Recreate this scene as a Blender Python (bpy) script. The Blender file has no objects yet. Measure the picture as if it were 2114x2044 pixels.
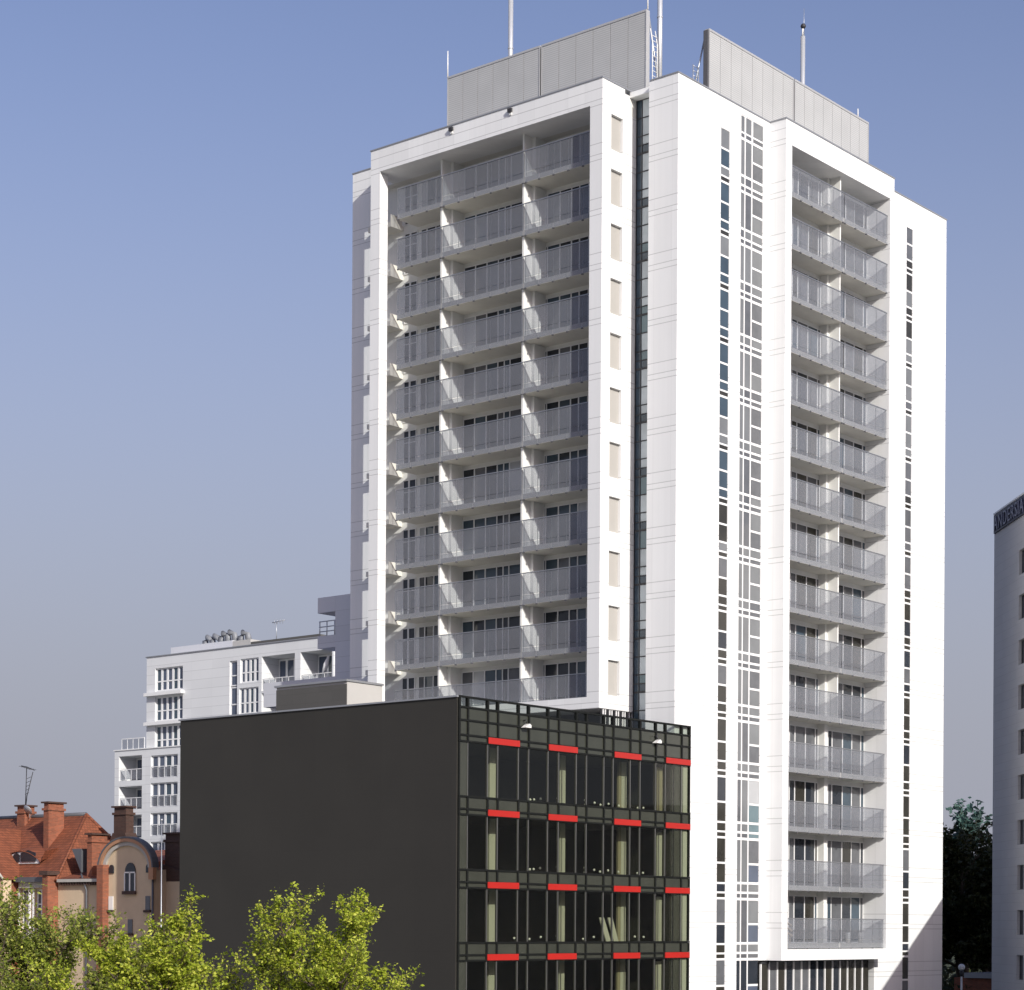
import bpy, math, random
from mathutils import Vector, Matrix
random.seed(7)
E = 8.0                      # eye height above the ground; heights below are written relative to the eye
C = bpy.context.scene.collection
SC = bpy.context.scene

# ------------------------------------------------------------------ materials
def new_mat(name):
    m = bpy.data.materials.new(name); m.use_nodes = True
    nt = m.node_tree; nt.nodes.clear()
    out = nt.nodes.new('ShaderNodeOutputMaterial')
    return m, nt, out

def N(nt, t, **kw):
    n = nt.nodes.new(t)
    for k, v in kw.items():
        if k.startswith('i_'):
            n.inputs[k[2:].replace('_', ' ')].default_value = v
        else:
            setattr(n, k, v)
    return n

def MATH(nt, op, a, b=None):
    n = nt.nodes.new('ShaderNodeMath'); n.operation = op
    for i, v in enumerate((a, b)):
        if v is None: continue
        if isinstance(v, (int, float)): n.inputs[i].default_value = v
        else: nt.links.new(v, n.inputs[i])
    return n.outputs[0]

def mix_rgb(nt, fac, a, b, blend='MIX'):
    n = nt.nodes.new('ShaderNodeMix'); n.data_type = 'RGBA'; n.blend_type = blend
    for s, v in ((n.inputs[0], fac), (n.inputs[6], a), (n.inputs[7], b)):
        if isinstance(v, (int, float)): s.default_value = v
        elif isinstance(v, (tuple, list)): s.default_value = (*v, 1) if len(v) == 3 else v
        else: nt.links.new(v, s)
    return n.outputs[2]

def plain(name, col, rough=.6, metal=0, var=.12, scale=.6, spec=.4, bump=0):
    m, nt, out = new_mat(name)
    p = N(nt, 'ShaderNodeBsdfPrincipled', i_Roughness=rough, i_Metallic=metal)
    p.inputs['Specular IOR Level'].default_value = spec
    g = N(nt, 'ShaderNodeNewGeometry')
    no = N(nt, 'ShaderNodeTexNoise', i_Scale=scale, i_Detail=6.0)
    nt.links.new(g.outputs['Position'], no.inputs['Vector'])
    f = MATH(nt, 'MULTIPLY', no.outputs['Fac'], 1.0)
    lo = tuple(c * (1 - var) for c in col); hi = tuple(min(1, c * (1 + var)) for c in col)
    nt.links.new(mix_rgb(nt, f, lo, hi), p.inputs['Base Color'])
    if bump:
        b = N(nt, 'ShaderNodeBump', i_Strength=bump, i_Distance=.02)
        n2 = N(nt, 'ShaderNodeTexNoise', i_Scale=14.0, i_Detail=4.0)
        nt.links.new(g.outputs['Position'], n2.inputs['Vector'])
        nt.links.new(n2.outputs['Fac'], b.inputs['Height']); nt.links.new(b.outputs[0], p.inputs['Normal'])
    nt.links.new(p.outputs[0], out.inputs[0])
    return m

def cladding(name, col, zper, zoffs, zwid, uper, uwid, dark=.78, udark=.93, rough=.45, var=.03, uaxis='XY', panel=.05, streak=0.0):
    """flat sheet cladding with open joints: horizontal joints at heights zoffs (period zper), upright joints every uper metres"""
    m, nt, out = new_mat(name)
    p = N(nt, 'ShaderNodeBsdfPrincipled', i_Roughness=rough)
    p.inputs['Specular IOR Level'].default_value = .35
    g = N(nt, 'ShaderNodeNewGeometry'); s = N(nt, 'ShaderNodeSeparateXYZ')
    nt.links.new(g.outputs['Position'], s.inputs[0])
    z = s.outputs['Z']
    u = MATH(nt, 'ADD', s.outputs['X'], s.outputs['Y']) if uaxis == 'XY' else s.outputs['Y']
    line = None
    for o in zoffs:
        fr = MATH(nt, 'FRACT', MATH(nt, 'DIVIDE', MATH(nt, 'SUBTRACT', z, o - 300), zper))
        l = MATH(nt, 'LESS_THAN', fr, zwid / zper)
        line = l if line is None else MATH(nt, 'MAXIMUM', line, l)
    uu = MATH(nt, 'DIVIDE', u, uper)
    ul = MATH(nt, 'LESS_THAN', MATH(nt, 'FRACT', uu), uwid / uper)
    # every panel a slightly different tone
    comb = N(nt, 'ShaderNodeCombineXYZ')
    nt.links.new(MATH(nt, 'FLOOR', uu), comb.inputs[0])
    nt.links.new(MATH(nt, 'FLOOR', MATH(nt, 'DIVIDE', MATH(nt, 'SUBTRACT', z, zoffs[0] - 300), zper)), comb.inputs[1])
    wn = N(nt, 'ShaderNodeTexWhiteNoise', noise_dimensions='3D'); nt.links.new(comb.outputs[0], wn.inputs['Vector'])
    no = N(nt, 'ShaderNodeTexNoise', i_Scale=.35, i_Detail=5.0); nt.links.new(g.outputs['Position'], no.inputs['Vector'])
    v = MATH(nt, 'ADD', MATH(nt, 'MULTIPLY', MATH(nt, 'SUBTRACT', wn.outputs['Value'], .5), panel),
             MATH(nt, 'MULTIPLY', MATH(nt, 'SUBTRACT', no.outputs['Fac'], .5), var * 2))
    if streak:
        mp = N(nt, 'ShaderNodeMapping'); mp.inputs['Scale'].default_value = (2.2, 2.2, .05)
        nt.links.new(g.outputs['Position'], mp.inputs['Vector'])
        ns = N(nt, 'ShaderNodeTexNoise', i_Scale=1.6, i_Detail=3.0); nt.links.new(mp.outputs[0], ns.inputs['Vector'])
        v = MATH(nt, 'ADD', v, MATH(nt, 'MULTIPLY', MATH(nt, 'SUBTRACT', ns.outputs['Fac'], .5), streak))
    k = MATH(nt, 'ADD', v, 1.0)
    k = MATH(nt, 'MULTIPLY', k, MATH(nt, 'SUBTRACT', 1.0, MATH(nt, 'MULTIPLY', line, 1 - dark)))
    k = MATH(nt, 'MULTIPLY', k, MATH(nt, 'SUBTRACT', 1.0, MATH(nt, 'MULTIPLY', ul, 1 - udark)))
    kk = N(nt, 'ShaderNodeCombineColor')
    for i in range(3): nt.links.new(k, kk.inputs[i])
    nt.links.new(mix_rgb(nt, 1.0, col, kk.outputs[0], 'MULTIPLY'), p.inputs['Base Color'])
    nt.links.new(p.outputs[0], out.inputs[0])
    return m

def dark_glass(name, col, rough=.04, var=.5, ior=1.5, vscale=.7):
    m, nt, out = new_mat(name)
    p = N(nt, 'ShaderNodeBsdfPrincipled', i_Roughness=rough, i_IOR=ior)
    g = N(nt, 'ShaderNodeNewGeometry')
    wn = N(nt, 'ShaderNodeTexNoise', i_Scale=vscale, i_Detail=2.0); nt.links.new(g.outputs['Position'], wn.inputs['Vector'])
    nt.links.new(mix_rgb(nt, wn.outputs['Fac'], tuple(c * (1 - var) for c in col), tuple(c * (1 + var) for c in col)), p.inputs['Base Color'])
    # float glass is never perfectly flat
    n2 = N(nt, 'ShaderNodeTexNoise', i_Scale=.9, i_Detail=1.0); nt.links.new(g.outputs['Position'], n2.inputs['Vector'])
    b = N(nt, 'ShaderNodeBump', i_Strength=.06, i_Distance=.05); nt.links.new(n2.outputs['Fac'], b.inputs['Height'])
    nt.links.new(b.outputs[0], p.inputs['Normal'])
    nt.links.new(p.outputs[0], out.inputs[0])
    return m

def frosted(name, col, tint, fac):
    m, nt, out = new_mat(name)
    p = N(nt, 'ShaderNodeBsdfPrincipled', i_Roughness=.18)
    g = N(nt, 'ShaderNodeNewGeometry')
    no = N(nt, 'ShaderNodeTexNoise', i_Scale=.5, i_Detail=3.0); nt.links.new(g.outputs['Position'], no.inputs['Vector'])
    nt.links.new(mix_rgb(nt, no.outputs['Fac'], tuple(c * .9 for c in col), tuple(c * 1.1 for c in col)), p.inputs['Base Color'])
    t = N(nt, 'ShaderNodeBsdfTransparent'); t.inputs[0].default_value = (*tint, 1)
    mx = N(nt, 'ShaderNodeMixShader'); mx.inputs[0].default_value = fac
    nt.links.new(t.outputs[0], mx.inputs[1]); nt.links.new(p.outputs[0], mx.inputs[2])
    nt.links.new(mx.outputs[0], out.inputs[0])
    return m

def clear_glass(name, tint, refl=.9):
    m, nt, out = new_mat(name)
    t = N(nt, 'ShaderNodeBsdfTransparent'); t.inputs[0].default_value = (*tint, 1)
    gl = N(nt, 'ShaderNodeBsdfGlossy', i_Roughness=.02); gl.inputs[0].default_value = (refl, refl, refl, 1)
    lw = N(nt, 'ShaderNodeLayerWeight', i_Blend=.5)
    f = MATH(nt, 'ADD', MATH(nt, 'MULTIPLY', MATH(nt, 'POWER', lw.outputs['Facing'], 5.0), .7), .03)
    mx = N(nt, 'ShaderNodeMixShader')
    nt.links.new(f, mx.inputs[0]); nt.links.new(t.outputs[0], mx.inputs[1]); nt.links.new(gl.outputs[0], mx.inputs[2])
    nt.links.new(mx.outputs[0], out.inputs[0])
    return m

def tiles(name, col, per=.16, brick=False, mortar=(.17, .12, .09)):
    m, nt, out = new_mat(name)
    p = N(nt, 'ShaderNodeBsdfPrincipled', i_Roughness=.75)
    g = N(nt, 'ShaderNodeNewGeometry'); s = N(nt, 'ShaderNodeSeparateXYZ'); nt.links.new(g.outputs['Position'], s.inputs[0])
    u = MATH(nt, 'ADD', s.outputs['X'], s.outputs['Y'])
    cb = N(nt, 'ShaderNodeCombineXYZ'); nt.links.new(u, cb.inputs[0]); nt.links.new(s.outputs['Z'], cb.inputs[1])
    bt = N(nt, 'ShaderNodeTexBrick'); bt.offset = .5
    bt.inputs['Scale'].default_value = 1.0
    bt.inputs['Brick Width'].default_value = .25 if brick else .22
    bt.inputs['Row Height'].default_value = .08 if brick else per
    bt.inputs['Mortar Size'].default_value = .008 if brick else .015
    bt.inputs['Color1'].default_value = (*[c * .78 for c in col], 1)
    bt.inputs['Color2'].default_value = (*[c * 1.2 for c in col], 1)
    bt.inputs['Mortar'].default_value = (*(mortar if brick else [c * .45 for c in col]), 1)
    nt.links.new(cb.outputs[0], bt.inputs['Vector'])
    no = N(nt, 'ShaderNodeTexNoise', i_Scale=.8, i_Detail=5.0); nt.links.new(g.outputs['Position'], no.inputs['Vector'])
    r = N(nt, 'ShaderNodeMapRange'); r.inputs['To Min'].default_value = .65; r.inputs['To Max'].default_value = 1.3
    nt.links.new(no.outputs['Fac'], r.inputs['Value'])
    kk = N(nt, 'ShaderNodeCombineColor')
    for i in range(3): nt.links.new(r.outputs[0], kk.inputs[i])
    nt.links.new(mix_rgb(nt, 1.0, bt.outputs['Color'], kk.outputs[0], 'MULTIPLY'), p.inputs['Base Color'])
    nt.links.new(p.outputs[0], out.inputs[0])
    return m

def leafy(name, a, b, c, transl=.35, bright=1.0):
    m, nt, out = new_mat(name)
    g = N(nt, 'ShaderNodeNewGeometry')
    r = N(nt, 'ShaderNodeValToRGB')
    e = r.color_ramp.elements; e[0].color = (*[x * bright for x in a], 1); e[1].color = (*[x * bright for x in c], 1)
    md = e.new(.5); md.color = (*[x * bright for x in b], 1)
    nt.links.new(g.outputs['Random Per Island'], r.inputs[0])
    d = N(nt, 'ShaderNodeBsdfPrincipled', i_Roughness=.5); d.inputs['Specular IOR Level'].default_value = .3
    t = N(nt, 'ShaderNodeBsdfTranslucent')
    nt.links.new(r.outputs[0], d.inputs['Base Color']); nt.links.new(r.outputs[0], t.inputs[0])
    mx = N(nt, 'ShaderNodeMixShader'); mx.inputs[0].default_value = transl
    nt.links.new(d.outputs[0], mx.inputs[1]); nt.links.new(t.outputs[0], mx.inputs[2]); nt.links.new(mx.outputs[0], out.inputs[0])
    return m

def glow(name, col, st):
    m, nt, out = new_mat(name)
    e = N(nt, 'ShaderNodeEmission'); e.inputs[0].default_value = (*col, 1); e.inputs[1].default_value = st
    nt.links.new(e.outputs[0], out.inputs[0]); return m

def louvre(name, col):
    m, nt, out = new_mat(name)
    p = N(nt, 'ShaderNodeBsdfPrincipled', i_Roughness=.5, i_Metallic=.1)
    g = N(nt, 'ShaderNodeNewGeometry'); s = N(nt, 'ShaderNodeSeparateXYZ'); nt.links.new(g.outputs['Position'], s.inputs[0])
    fr = MATH(nt, 'FRACT', MATH(nt, 'DIVIDE', s.outputs['Z'], .12))
    gap = MATH(nt, 'LESS_THAN', fr, .3)
    no = N(nt, 'ShaderNodeTexNoise', i_Scale=.7, i_Detail=6.0); nt.links.new(g.outputs['Position'], no.inputs['Vector'])
    base = mix_rgb(nt, no.outputs['Fac'], tuple(c * .86 for c in col), tuple(c * 1.1 for c in col))
    nt.links.new(mix_rgb(nt, gap, base, tuple(c * .72 for c in col)), p.inputs['Base Color'])
    nt.links.new(p.outputs[0], out.inputs[0]); return m

M = {}
Z0 = 42.19 + E
M['white'] = cladding('white_cladding', (.775, .78, .78), 3.0, (Z0, Z0 + .6, Z0 - .3), .045, 1.2, .02, dark=.68, udark=.92, streak=.09, panel=.07)
M['soffit'] = plain('soffit_render', (.68, .67, .63), .8, var=.08)
M['recess'] = plain('recess_render', (.74, .74, .71), .8, var=.05)
M['slab'] = plain('slab_concrete', (.70, .68, .62), .8, var=.1, scale=1.5)
M['frame'] = plain('white_frame', (.78, .78, .78), .4, var=.03)
M['beige_panel'] = plain('beige_panel', (.40, .385, .36), .6, var=.05)
M['coping'] = plain('grey_coping', (.33, .34, .36), .4, metal=.4, var=.1)
M['g_dark'] = dark_glass('window_glass', (.024, .029, .038))
M['g_blue'] = dark_glass('bluish_window_glass', (.05, .075, .10))
M['g_white'] = dark_glass('white_curtained_glass', (.42, .43, .44), var=.2)
M['g_far'] = dark_glass('far_window_glass', (.085, .105, .15), var=.35)
M['g_curtain'] = dark_glass('curtained_window_glass', (.115, .12, .13), var=.25, vscale=2.0)
M['g_olive'] = dark_glass('olive_window_glass', (.035, .033, .027), rough=.12)
M['g_blind'] = dark_glass('blind_window_glass', (.17, .178, .185), var=.25, rough=.15)
M['g_teal'] = dark_glass('teal_window_glass', (.13, .19, .21), var=.3)
M['g_slot'] = dark_glass('slot_window_glass', (.50, .55, .57), var=.4, rough=.05)  # pale base colour stands in for sky reflected in the slot panes
M['frost'] = frosted('frosted_balcony_glass', (.293, .301, .322), (.885, .90, .93), .32)
M['rail'] = plain('rail_metal', (.36, .37, .39), .35, metal=.6, var=.05)
M['bracket'] = plain('bracket_metal', (.10, .10, .11), .5, var=.05)
M['louvre'] = louvre('louvre_metal', (.49, .495, .49))
M['louvre_frame'] = plain('louvre_frame', (.5, .5, .5), .4, metal=.3, var=.05)
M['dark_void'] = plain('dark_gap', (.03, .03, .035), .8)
M['steel'] = plain('brushed_steel', (.62, .63, .65), .38, metal=.45, var=.06)
M['galv'] = plain('galvanised_steel', (.5, .52, .55), .45, metal=.7, var=.1)
M['duct'] = plain('duct_metal', (.24, .25, .27), .6, metal=.2, var=.15)
M['dark_metal'] = plain('dark_metal', (.035, .035, .04), .5)
M['anthracite'] = cladding('anthracite_cladding', (.033, .031, .0265), 3.5, (E - .8, E + 1.2), .02, 2.3, .02, dark=.9, udark=.93, rough=.62, var=.12, panel=.06)
M['black_frame'] = plain('black_frame', (.008, .009, .008), .55, spec=.2)
M['spandrel'] = dark_glass('spandrel_glass', (.042, .045, .035), rough=.10, var=.25)
M['red'] = plain('red_panel', (.40, .018, .013), .35, var=.06)
M['office_glass'] = clear_glass('office_glass', (.80, .82, .76))
M['parapet_glass'] = clear_glass('parapet_glass', (.80, .83, .80))
M['silver'] = plain('silver_mullion', (.20, .20, .19), .35, metal=.6, var=.05)
M['interior'] = plain('dark_interior', (.085, .082, .078), .9, var=.3, scale=.9)
M['ceiling'] = plain('office_ceiling', (.10, .10, .098), .9)
M['column'] = plain('pale_column', (.47, .46, .40), .7, var=.08)
M['cardboard'] = plain('tan_board', (.30, .265, .18), .8, var=.1)
M['blind_white'] = plain('white_blind', (.55, .55, .5), .7)
M['globe_white'] = plain('white_globe', (.85, .85, .82), .3)
M['roof_felt'] = plain('roof_felt', (.16, .16, .16), .9, var=.2)
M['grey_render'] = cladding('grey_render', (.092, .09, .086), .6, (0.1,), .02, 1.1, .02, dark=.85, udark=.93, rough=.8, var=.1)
M['pale_render'] = plain('pale_render', (.45, .44, .425), .8, var=.08)
M['clad2'] = cladding('pale_cladding', (.70, .71, .72), .95, (0.3,), .05, 3.1, .03, dark=.8, udark=.95, var=.04)
M['clad_grey'] = cladding('grey_cladding', (.60, .61, .65), 1.0, (.2,), .04, 50, .01, dark=.84, var=.04)
M['roof_tile'] = tiles('clay_roof_tiles', (.225, .069, .032))
M['brick'] = tiles('red_brick', (.27, .078, .036), brick=True)
M['brick_old'] = tiles('sooty_shaded_brick', (.065, .028, .02), brick=True, mortar=(.07, .06, .05))  # soot-dark brick, also painting shade into the right-hand house stack
M['plaster'] = plain('beige_plaster', (.58, .45, .31), .9, var=.16, scale=1.1)
M['stone_trim'] = plain('stone_trim', (.42, .40, .37), .8, var=.15, scale=2)
M['lead'] = plain('lead_flashing', (.12, .125, .14), .5, metal=.3, var=.2)
M['copper'] = plain('old_copper_trim', (.40, .21, .12), .5, var=.2)
M['hotel'] = cladding('hotel_cladding', (.54, .53, .53), .6, (.1,), .03, 2.4, .02, dark=.85, rough=.6, var=.1)
M['navy'] = plain('navy_sign_board', (.010, .012, .035), .5)
M['letters'] = plain('grey_blue_letters', (.12, .125, .19), .4)
M['bark'] = plain('bark', (.085, .065, .048), .9, var=.4, scale=6, bump=.5)
M['leaf_bright'] = leafy('spring_leaves', (.11, .155, .015), (.36, .44, .03), (.68, .69, .12), .42)  # wide tone range puts leaf highlights and inner shade into the colour
M['leaf_mid'] = leafy('green_leaves', (.07, .10, .018), (.21, .26, .035), (.44, .46, .10), .4)
M['leaf_dark'] = leafy('dark_leaves', (.018, .028, .008), (.035, .045, .012), (.06, .06, .016), .25)
M['leaf_blue'] = leafy('blue_green_leaves', (.05, .10, .09), (.09, .17, .15), (.14, .22, .19), .3)
M['grass'] = plain('pale_paved_ground', (.30, .285, .25), .95, var=.3, scale=.8)
M['asphalt'] = plain('asphalt', (.05, .05, .052), .9, var=.25, scale=2)
M['paving'] = tiles('paving', (.26, .25, .24), per=.4)
M['cream'] = plain('cream_fabric', (.78, .66, .52), .9, var=.08)
M['white_plastic'] = plain('white_plastic', (.80, .79, .76), .4, var=.03)
M['wood'] = plain('wood', (.25, .15, .07), .6, var=.2)

# ------------------------------------------------------------------ mesh helpers
class MB:
    """collects boxes, prisms and tubes and links them as one mesh object"""
    def __init__(s): s.v = []; s.f = []; s.mi = []; s.m = []; s.sm = []
    def mid(s, m):
        if m not in s.m: s.m.append(m)
        return s.m.index(m)
    def poly(s, pts, faces, m, smooth=False):
        o = len(s.v); s.v += [tuple(p) for p in pts]; i = s.mid(m)
        for f in faces:
            s.f.append([o + k for k in f]); s.mi.append(i); s.sm.append(smooth)
        return s
    def box(s, x0, x1, y0, y1, z0, z1, m):
        if x0 > x1: x0, x1 = x1, x0
        if y0 > y1: y0, y1 = y1, y0
        if z0 > z1: z0, z1 = z1, z0
        p = [(x0, y0, z0), (x1, y0, z0), (x1, y1, z0), (x0, y1, z0), (x0, y0, z1), (x1, y0, z1), (x1, y1, z1), (x0, y1, z1)]
        return s.poly(p, [(0, 3, 2, 1), (4, 5, 6, 7), (0, 1, 5, 4), (1, 2, 6, 5), (2, 3, 7, 6), (3, 0, 4, 7)], m)
    def prism(s, prof, axis, a, b, m):
        """closed profile (list of 2-tuples) extruded along an axis between a and b"""
        n = len(prof)
        def P(q, t):
            return {'x': (t, q[0], q[1]), 'y': (q[0], t, q[1]), 'z': (q[0], q[1], t)}[axis]
        pts = [P(q, a) for q in prof] + [P(q, b) for q in prof]
        fs = [tuple(range(n)), tuple(range(2 * n - 1, n - 1, -1))] + [(i, i + n, (i + 1) % n + n, (i + 1) % n) for i in range(n)]
        return s.poly(pts, fs, m)
    def tube(s, pts, rad, m, n=8, cap=True):
        pts = [Vector(p) for p in pts]
        if isinstance(rad, (int, float)): rad = [rad] * len(pts)
        ring = []
        for i, p in enumerate(pts):
            d = (pts[min(i + 1, len(pts) - 1)] - pts[max(i - 1, 0)]).normalized()
            a = d.orthogonal().normalized(); b = d.cross(a)
            ring.append([p + rad[i] * (a * math.cos(2 * math.pi * k / n) + b * math.sin(2 * math.pi * k / n)) for k in range(n)])
        vs = [v for r in ring for v in r]; fs = []
        for i in range(len(pts) - 1):
            for k in range(n):
                fs.append((i * n + k, i * n + (k + 1) % n, (i + 1) * n + (k + 1) % n, (i + 1) * n + k))
        if cap: fs += [tuple(range(n - 1, -1, -1)), tuple((len(pts) - 1) * n + k for k in range(n))]
        return s.poly(vs, fs, m, smooth=True)
    def ball(s, c, r, m, n=8):
        vs = []; fs = []
        for i in range(n + 1):
            t = math.pi * i / n
            for k in range(2 * n):
                a = math.pi * k / n
                vs.append((c[0] + r * math.sin(t) * math.cos(a), c[1] + r * math.sin(t) * math.sin(a), c[2] + r * math.cos(t)))
        for i in range(n):
            for k in range(2 * n):
                fs.append((i * 2 * n + k, (i + 1) * 2 * n + k, (i + 1) * 2 * n + (k + 1) % (2 * n), i * 2 * n + (k + 1) % (2 * n)))
        return s.poly(vs, fs, m, smooth=True)
    def wall(s, ax, p0, p1, u0, u1, z0, z1, holes, m):
        """wall slab between p0 and p1 on axis ax, with rectangular openings (u0,u1,z0,z1)"""
        us = sorted({u0, u1, *[min(max(h[i], u0), u1) for h in holes for i in (0, 1)]})
        zs = sorted({z0, z1, *[min(max(h[i], z0), z1) for h in holes for i in (2, 3)]})
        for a, b in zip(us, us[1:]):
            run = None
            for c, d in zip(zs, zs[1:]):
                mu, mz = (a + b) / 2, (c + d) / 2
                hole = any(h[0] < mu < h[1] and h[2] < mz < h[3] for h in holes)
                if hole:
                    if run: s._w(ax, p0, p1, a, b, *run, m); run = None
                else:
                    run = (run[0], d) if run else (c, d)
            if run: s._w(ax, p0, p1, a, b, *run, m)
        return s
    def _w(s, ax, p0, p1, a, b, c, d, m):
        if ax == 'x': s.box(p0, p1, a, b, c, d, m)
        else: s.box(a, b, p0, p1, c, d, m)
    def mesh(s, name, off=(0, 0, 0), lift=0.0):
        me = bpy.data.meshes.new(name)
        me.from_pydata([(x - off[0], y - off[1], z - off[2] + lift) for x, y, z in s.v], [], s.f)
        for m in s.m: me.materials.append(M[m])
        me.polygons.foreach_set('material_index', s.mi)
        me.polygons.foreach_set('use_smooth', s.sm)
        me.update(); return me
    def build(s, name, parent=None, **tags):
        """world-space build, heights relative to the eye"""
        off = wloc(parent)
        o = bpy.data.objects.new(name, s.mesh(name, off, E)); C.objects.link(o)
        if parent: o.parent = parent
        return tag(o, **tags)

def wloc(o):
    v = Vector((0, 0, 0))
    while o: v += o.location; o = o.parent
    return v

def tag(o, label=None, cat=None, group=None, kind=None):
    if label: o['label'] = label
    if cat: o['category'] = cat
    if group: o['group'] = group
    if kind: o['kind'] = kind
    return o

def thing(name, loc, label, cat, group=None, kind=None):
    o = bpy.data.objects.new(name, None); C.objects.link(o); o.empty_display_size = .5
    o.location = (loc[0], loc[1], loc[2] + E)
    return tag(o, label, cat, group, kind)

def inst(name, me, loc, parent):
    """one more object sharing mesh data; loc is a world point with height relative to the eye"""
    o = bpy.data.objects.new(name, me); C.objects.link(o); o.parent = parent
    o.location = Vector((loc[0], loc[1], loc[2] + E)) - wloc(parent)
    return o

def window_mesh(ax, depth, panes, z0, z1, glass, frame='frame', bar=.07, transom=(), A=None, B=None, gz=.03):
    """window in local space: u along the wall, frame face at -depth (outside), panes a list of (u0,u1)"""
    b = MB()
    A = panes[0][0] - bar if A is None else A; B = panes[-1][1] + bar if B is None else B
    def bx(u0, u1, d0, d1, c, d, m):
        if ax == 'x': b.box(d0, d1, u0, u1, c, d, m)
        else: b.box(u0, u1, d0, d1, c, d, m)
    edges = [A] + [e for p in panes for e in p] + [B]
    for i in range(0, len(edges), 2): bx(edges[i], edges[i + 1], -depth, 0, z0, z1, frame)
    for k, (u0, u1) in enumerate(panes):
        zz = [z0 + bar] + [e for t in transom for e in (t - bar / 2, t + bar / 2)] + [z1 - bar]
        bx(u0, u1, -depth, 0, z0, z0 + bar, frame); bx(u0, u1, -depth, 0, z1 - bar, z1, frame)
        for t in transom: bx(u0, u1, -depth, 0, t - bar / 2, t + bar / 2, frame)
        for j in range(0, len(zz), 2):
            g = glass[k % len(glass)] if isinstance(glass, (list, tuple)) else glass
            bx(u0, u1, -depth + gz, 0, zz[j], zz[j + 1], g)
    return b

# ------------------------------------------------------------------ the white tower
XB = 93.05                  # back wall of the recess on the side with three bays
LEV = [42.2 - 3 * k for k in range(11)]
RLEV = LEV + [8.95, 5.53, 2.11, -1.26]
tower = thing('apartment_tower', (107.7, 77.8, -8), 'tall white clad apartment tower with balcony recesses on both faces and grey roof screens', 'tower')
TOP = 46.35
w = MB()
# front face with openings for the two window ribbons and the ribbon of the far wing
strips = {'a': (96.66, 97.53, -8, 44.62), 'b': (98.68, 100.95, -8, 45.98), 'w': (117.65, 118.45, -8, 44.55)}
w.wall('y', 65.55, 67.5, 92.5, 101.65, -8, TOP, [strips['a'], strips['b'], (100.95, 101.65, -8, -1.95)], 'white')
w.wall('y', 65.55, 67.5, 114.1, 122.9, -8, TOP, [strips['w']], 'white')
w.box(101.65, 102.3, 64.45, 67.5, -1.95, TOP, 'white'); w.box(113.6, 114.1, 64.45, 67.5, -1.95, TOP, 'white')
w.box(102.3, 113.6, 64.45, 67.5, 45.0, TOP, 'white'); w.box(102.3, 113.6, 64.45, 67.5, -1.95, -1.3, 'white')
w.box(102.3, 113.6, 66.1, 67.5, -1.3, 45.0, 'recess')
# core, back corner, left box
w.box(93.65, 122.9, 67.5, 90.1, -8, 46.1, 'white')
w.box(92.5, 93.65, 88.2, 90.1, -8, TOP, 'white')
w.box(XB, 93.65, 70.0, 88.2, 11.9, 46.1, 'recess')
w.box(90.45, 92.5, 69.15, 86.6, 45.0, TOP, 'white'); w.box(92.5, 93.65, 69.15, 88.2, 45.0, 46.1, 'soffit')
w.box(90.45, 91.15, 85.85, 86.6, 12.55, 45.0, 'white')
w.box(90.45, XB, 69.37, 70.0, 12.55, 45.0, 'white')
niche = [(91.26, 92.32, 42.68 - 3 * k, 44.62 - 3 * k) for k in range(11)]
w.wall('y', 69.15, 69.37, 90.45, 93.65, 12.55, 45.0, niche, 'white')
w.box(XB, 93.65, 69.37, 70.0, 12.55, 45.0, 'white')
w.box(90.45, 93.65, 69.15, 86.6, 11.9, 12.55, 'white')
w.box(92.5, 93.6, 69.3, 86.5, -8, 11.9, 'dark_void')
w.build('wall', tower)
r = MB(); r.box(93.7, 122.7, 67.6, 89.9, 46.1, 46.16, 'roof_felt'); r.build('roof', tower)
cp = MB()
def cope(x0, x1, y0, y1): cp.box(x0 - .04, x1 + .04, y0 - .04, y1 + .04, TOP, TOP + .07, 'coping')
cope(92.5, 101.6, 65.55, 65.85); cope(92.5, 92.8, 65.93, 67.4); cope(101.65, 114.1, 64.45, 64.75); cope(101.65, 101.95, 64.83, 65.5)
cope(114.2, 122.9, 65.55, 65.85); cope(90.45, 90.75, 69.15, 86.6); cope(92.5, 92.8, 88.2, 90.1); cope(90.83, 93.6, 69.15, 69.45)
cope(122.6, 122.9, 65.93, 90.1)
cp.build('coping', tower)
pn = MB(); pn.box(-.52, .52, 0, .04, .01, 1.93, 'beige_panel'); pme = pn.mesh('niche_panel')
for k in range(11): inst('niche_panel', pme, (91.79, 69.325, 42.68 - 3 * k), tower)
tick = MB()
for i in range(14):
    tick.box(90.7 + i * .2, 90.76 + i * .2, 69.2, 69.26, 10.3, 11.88, 'frame' if i % 3 else 'dark_void')
tick.build('ventilation_grille', tower)

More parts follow.
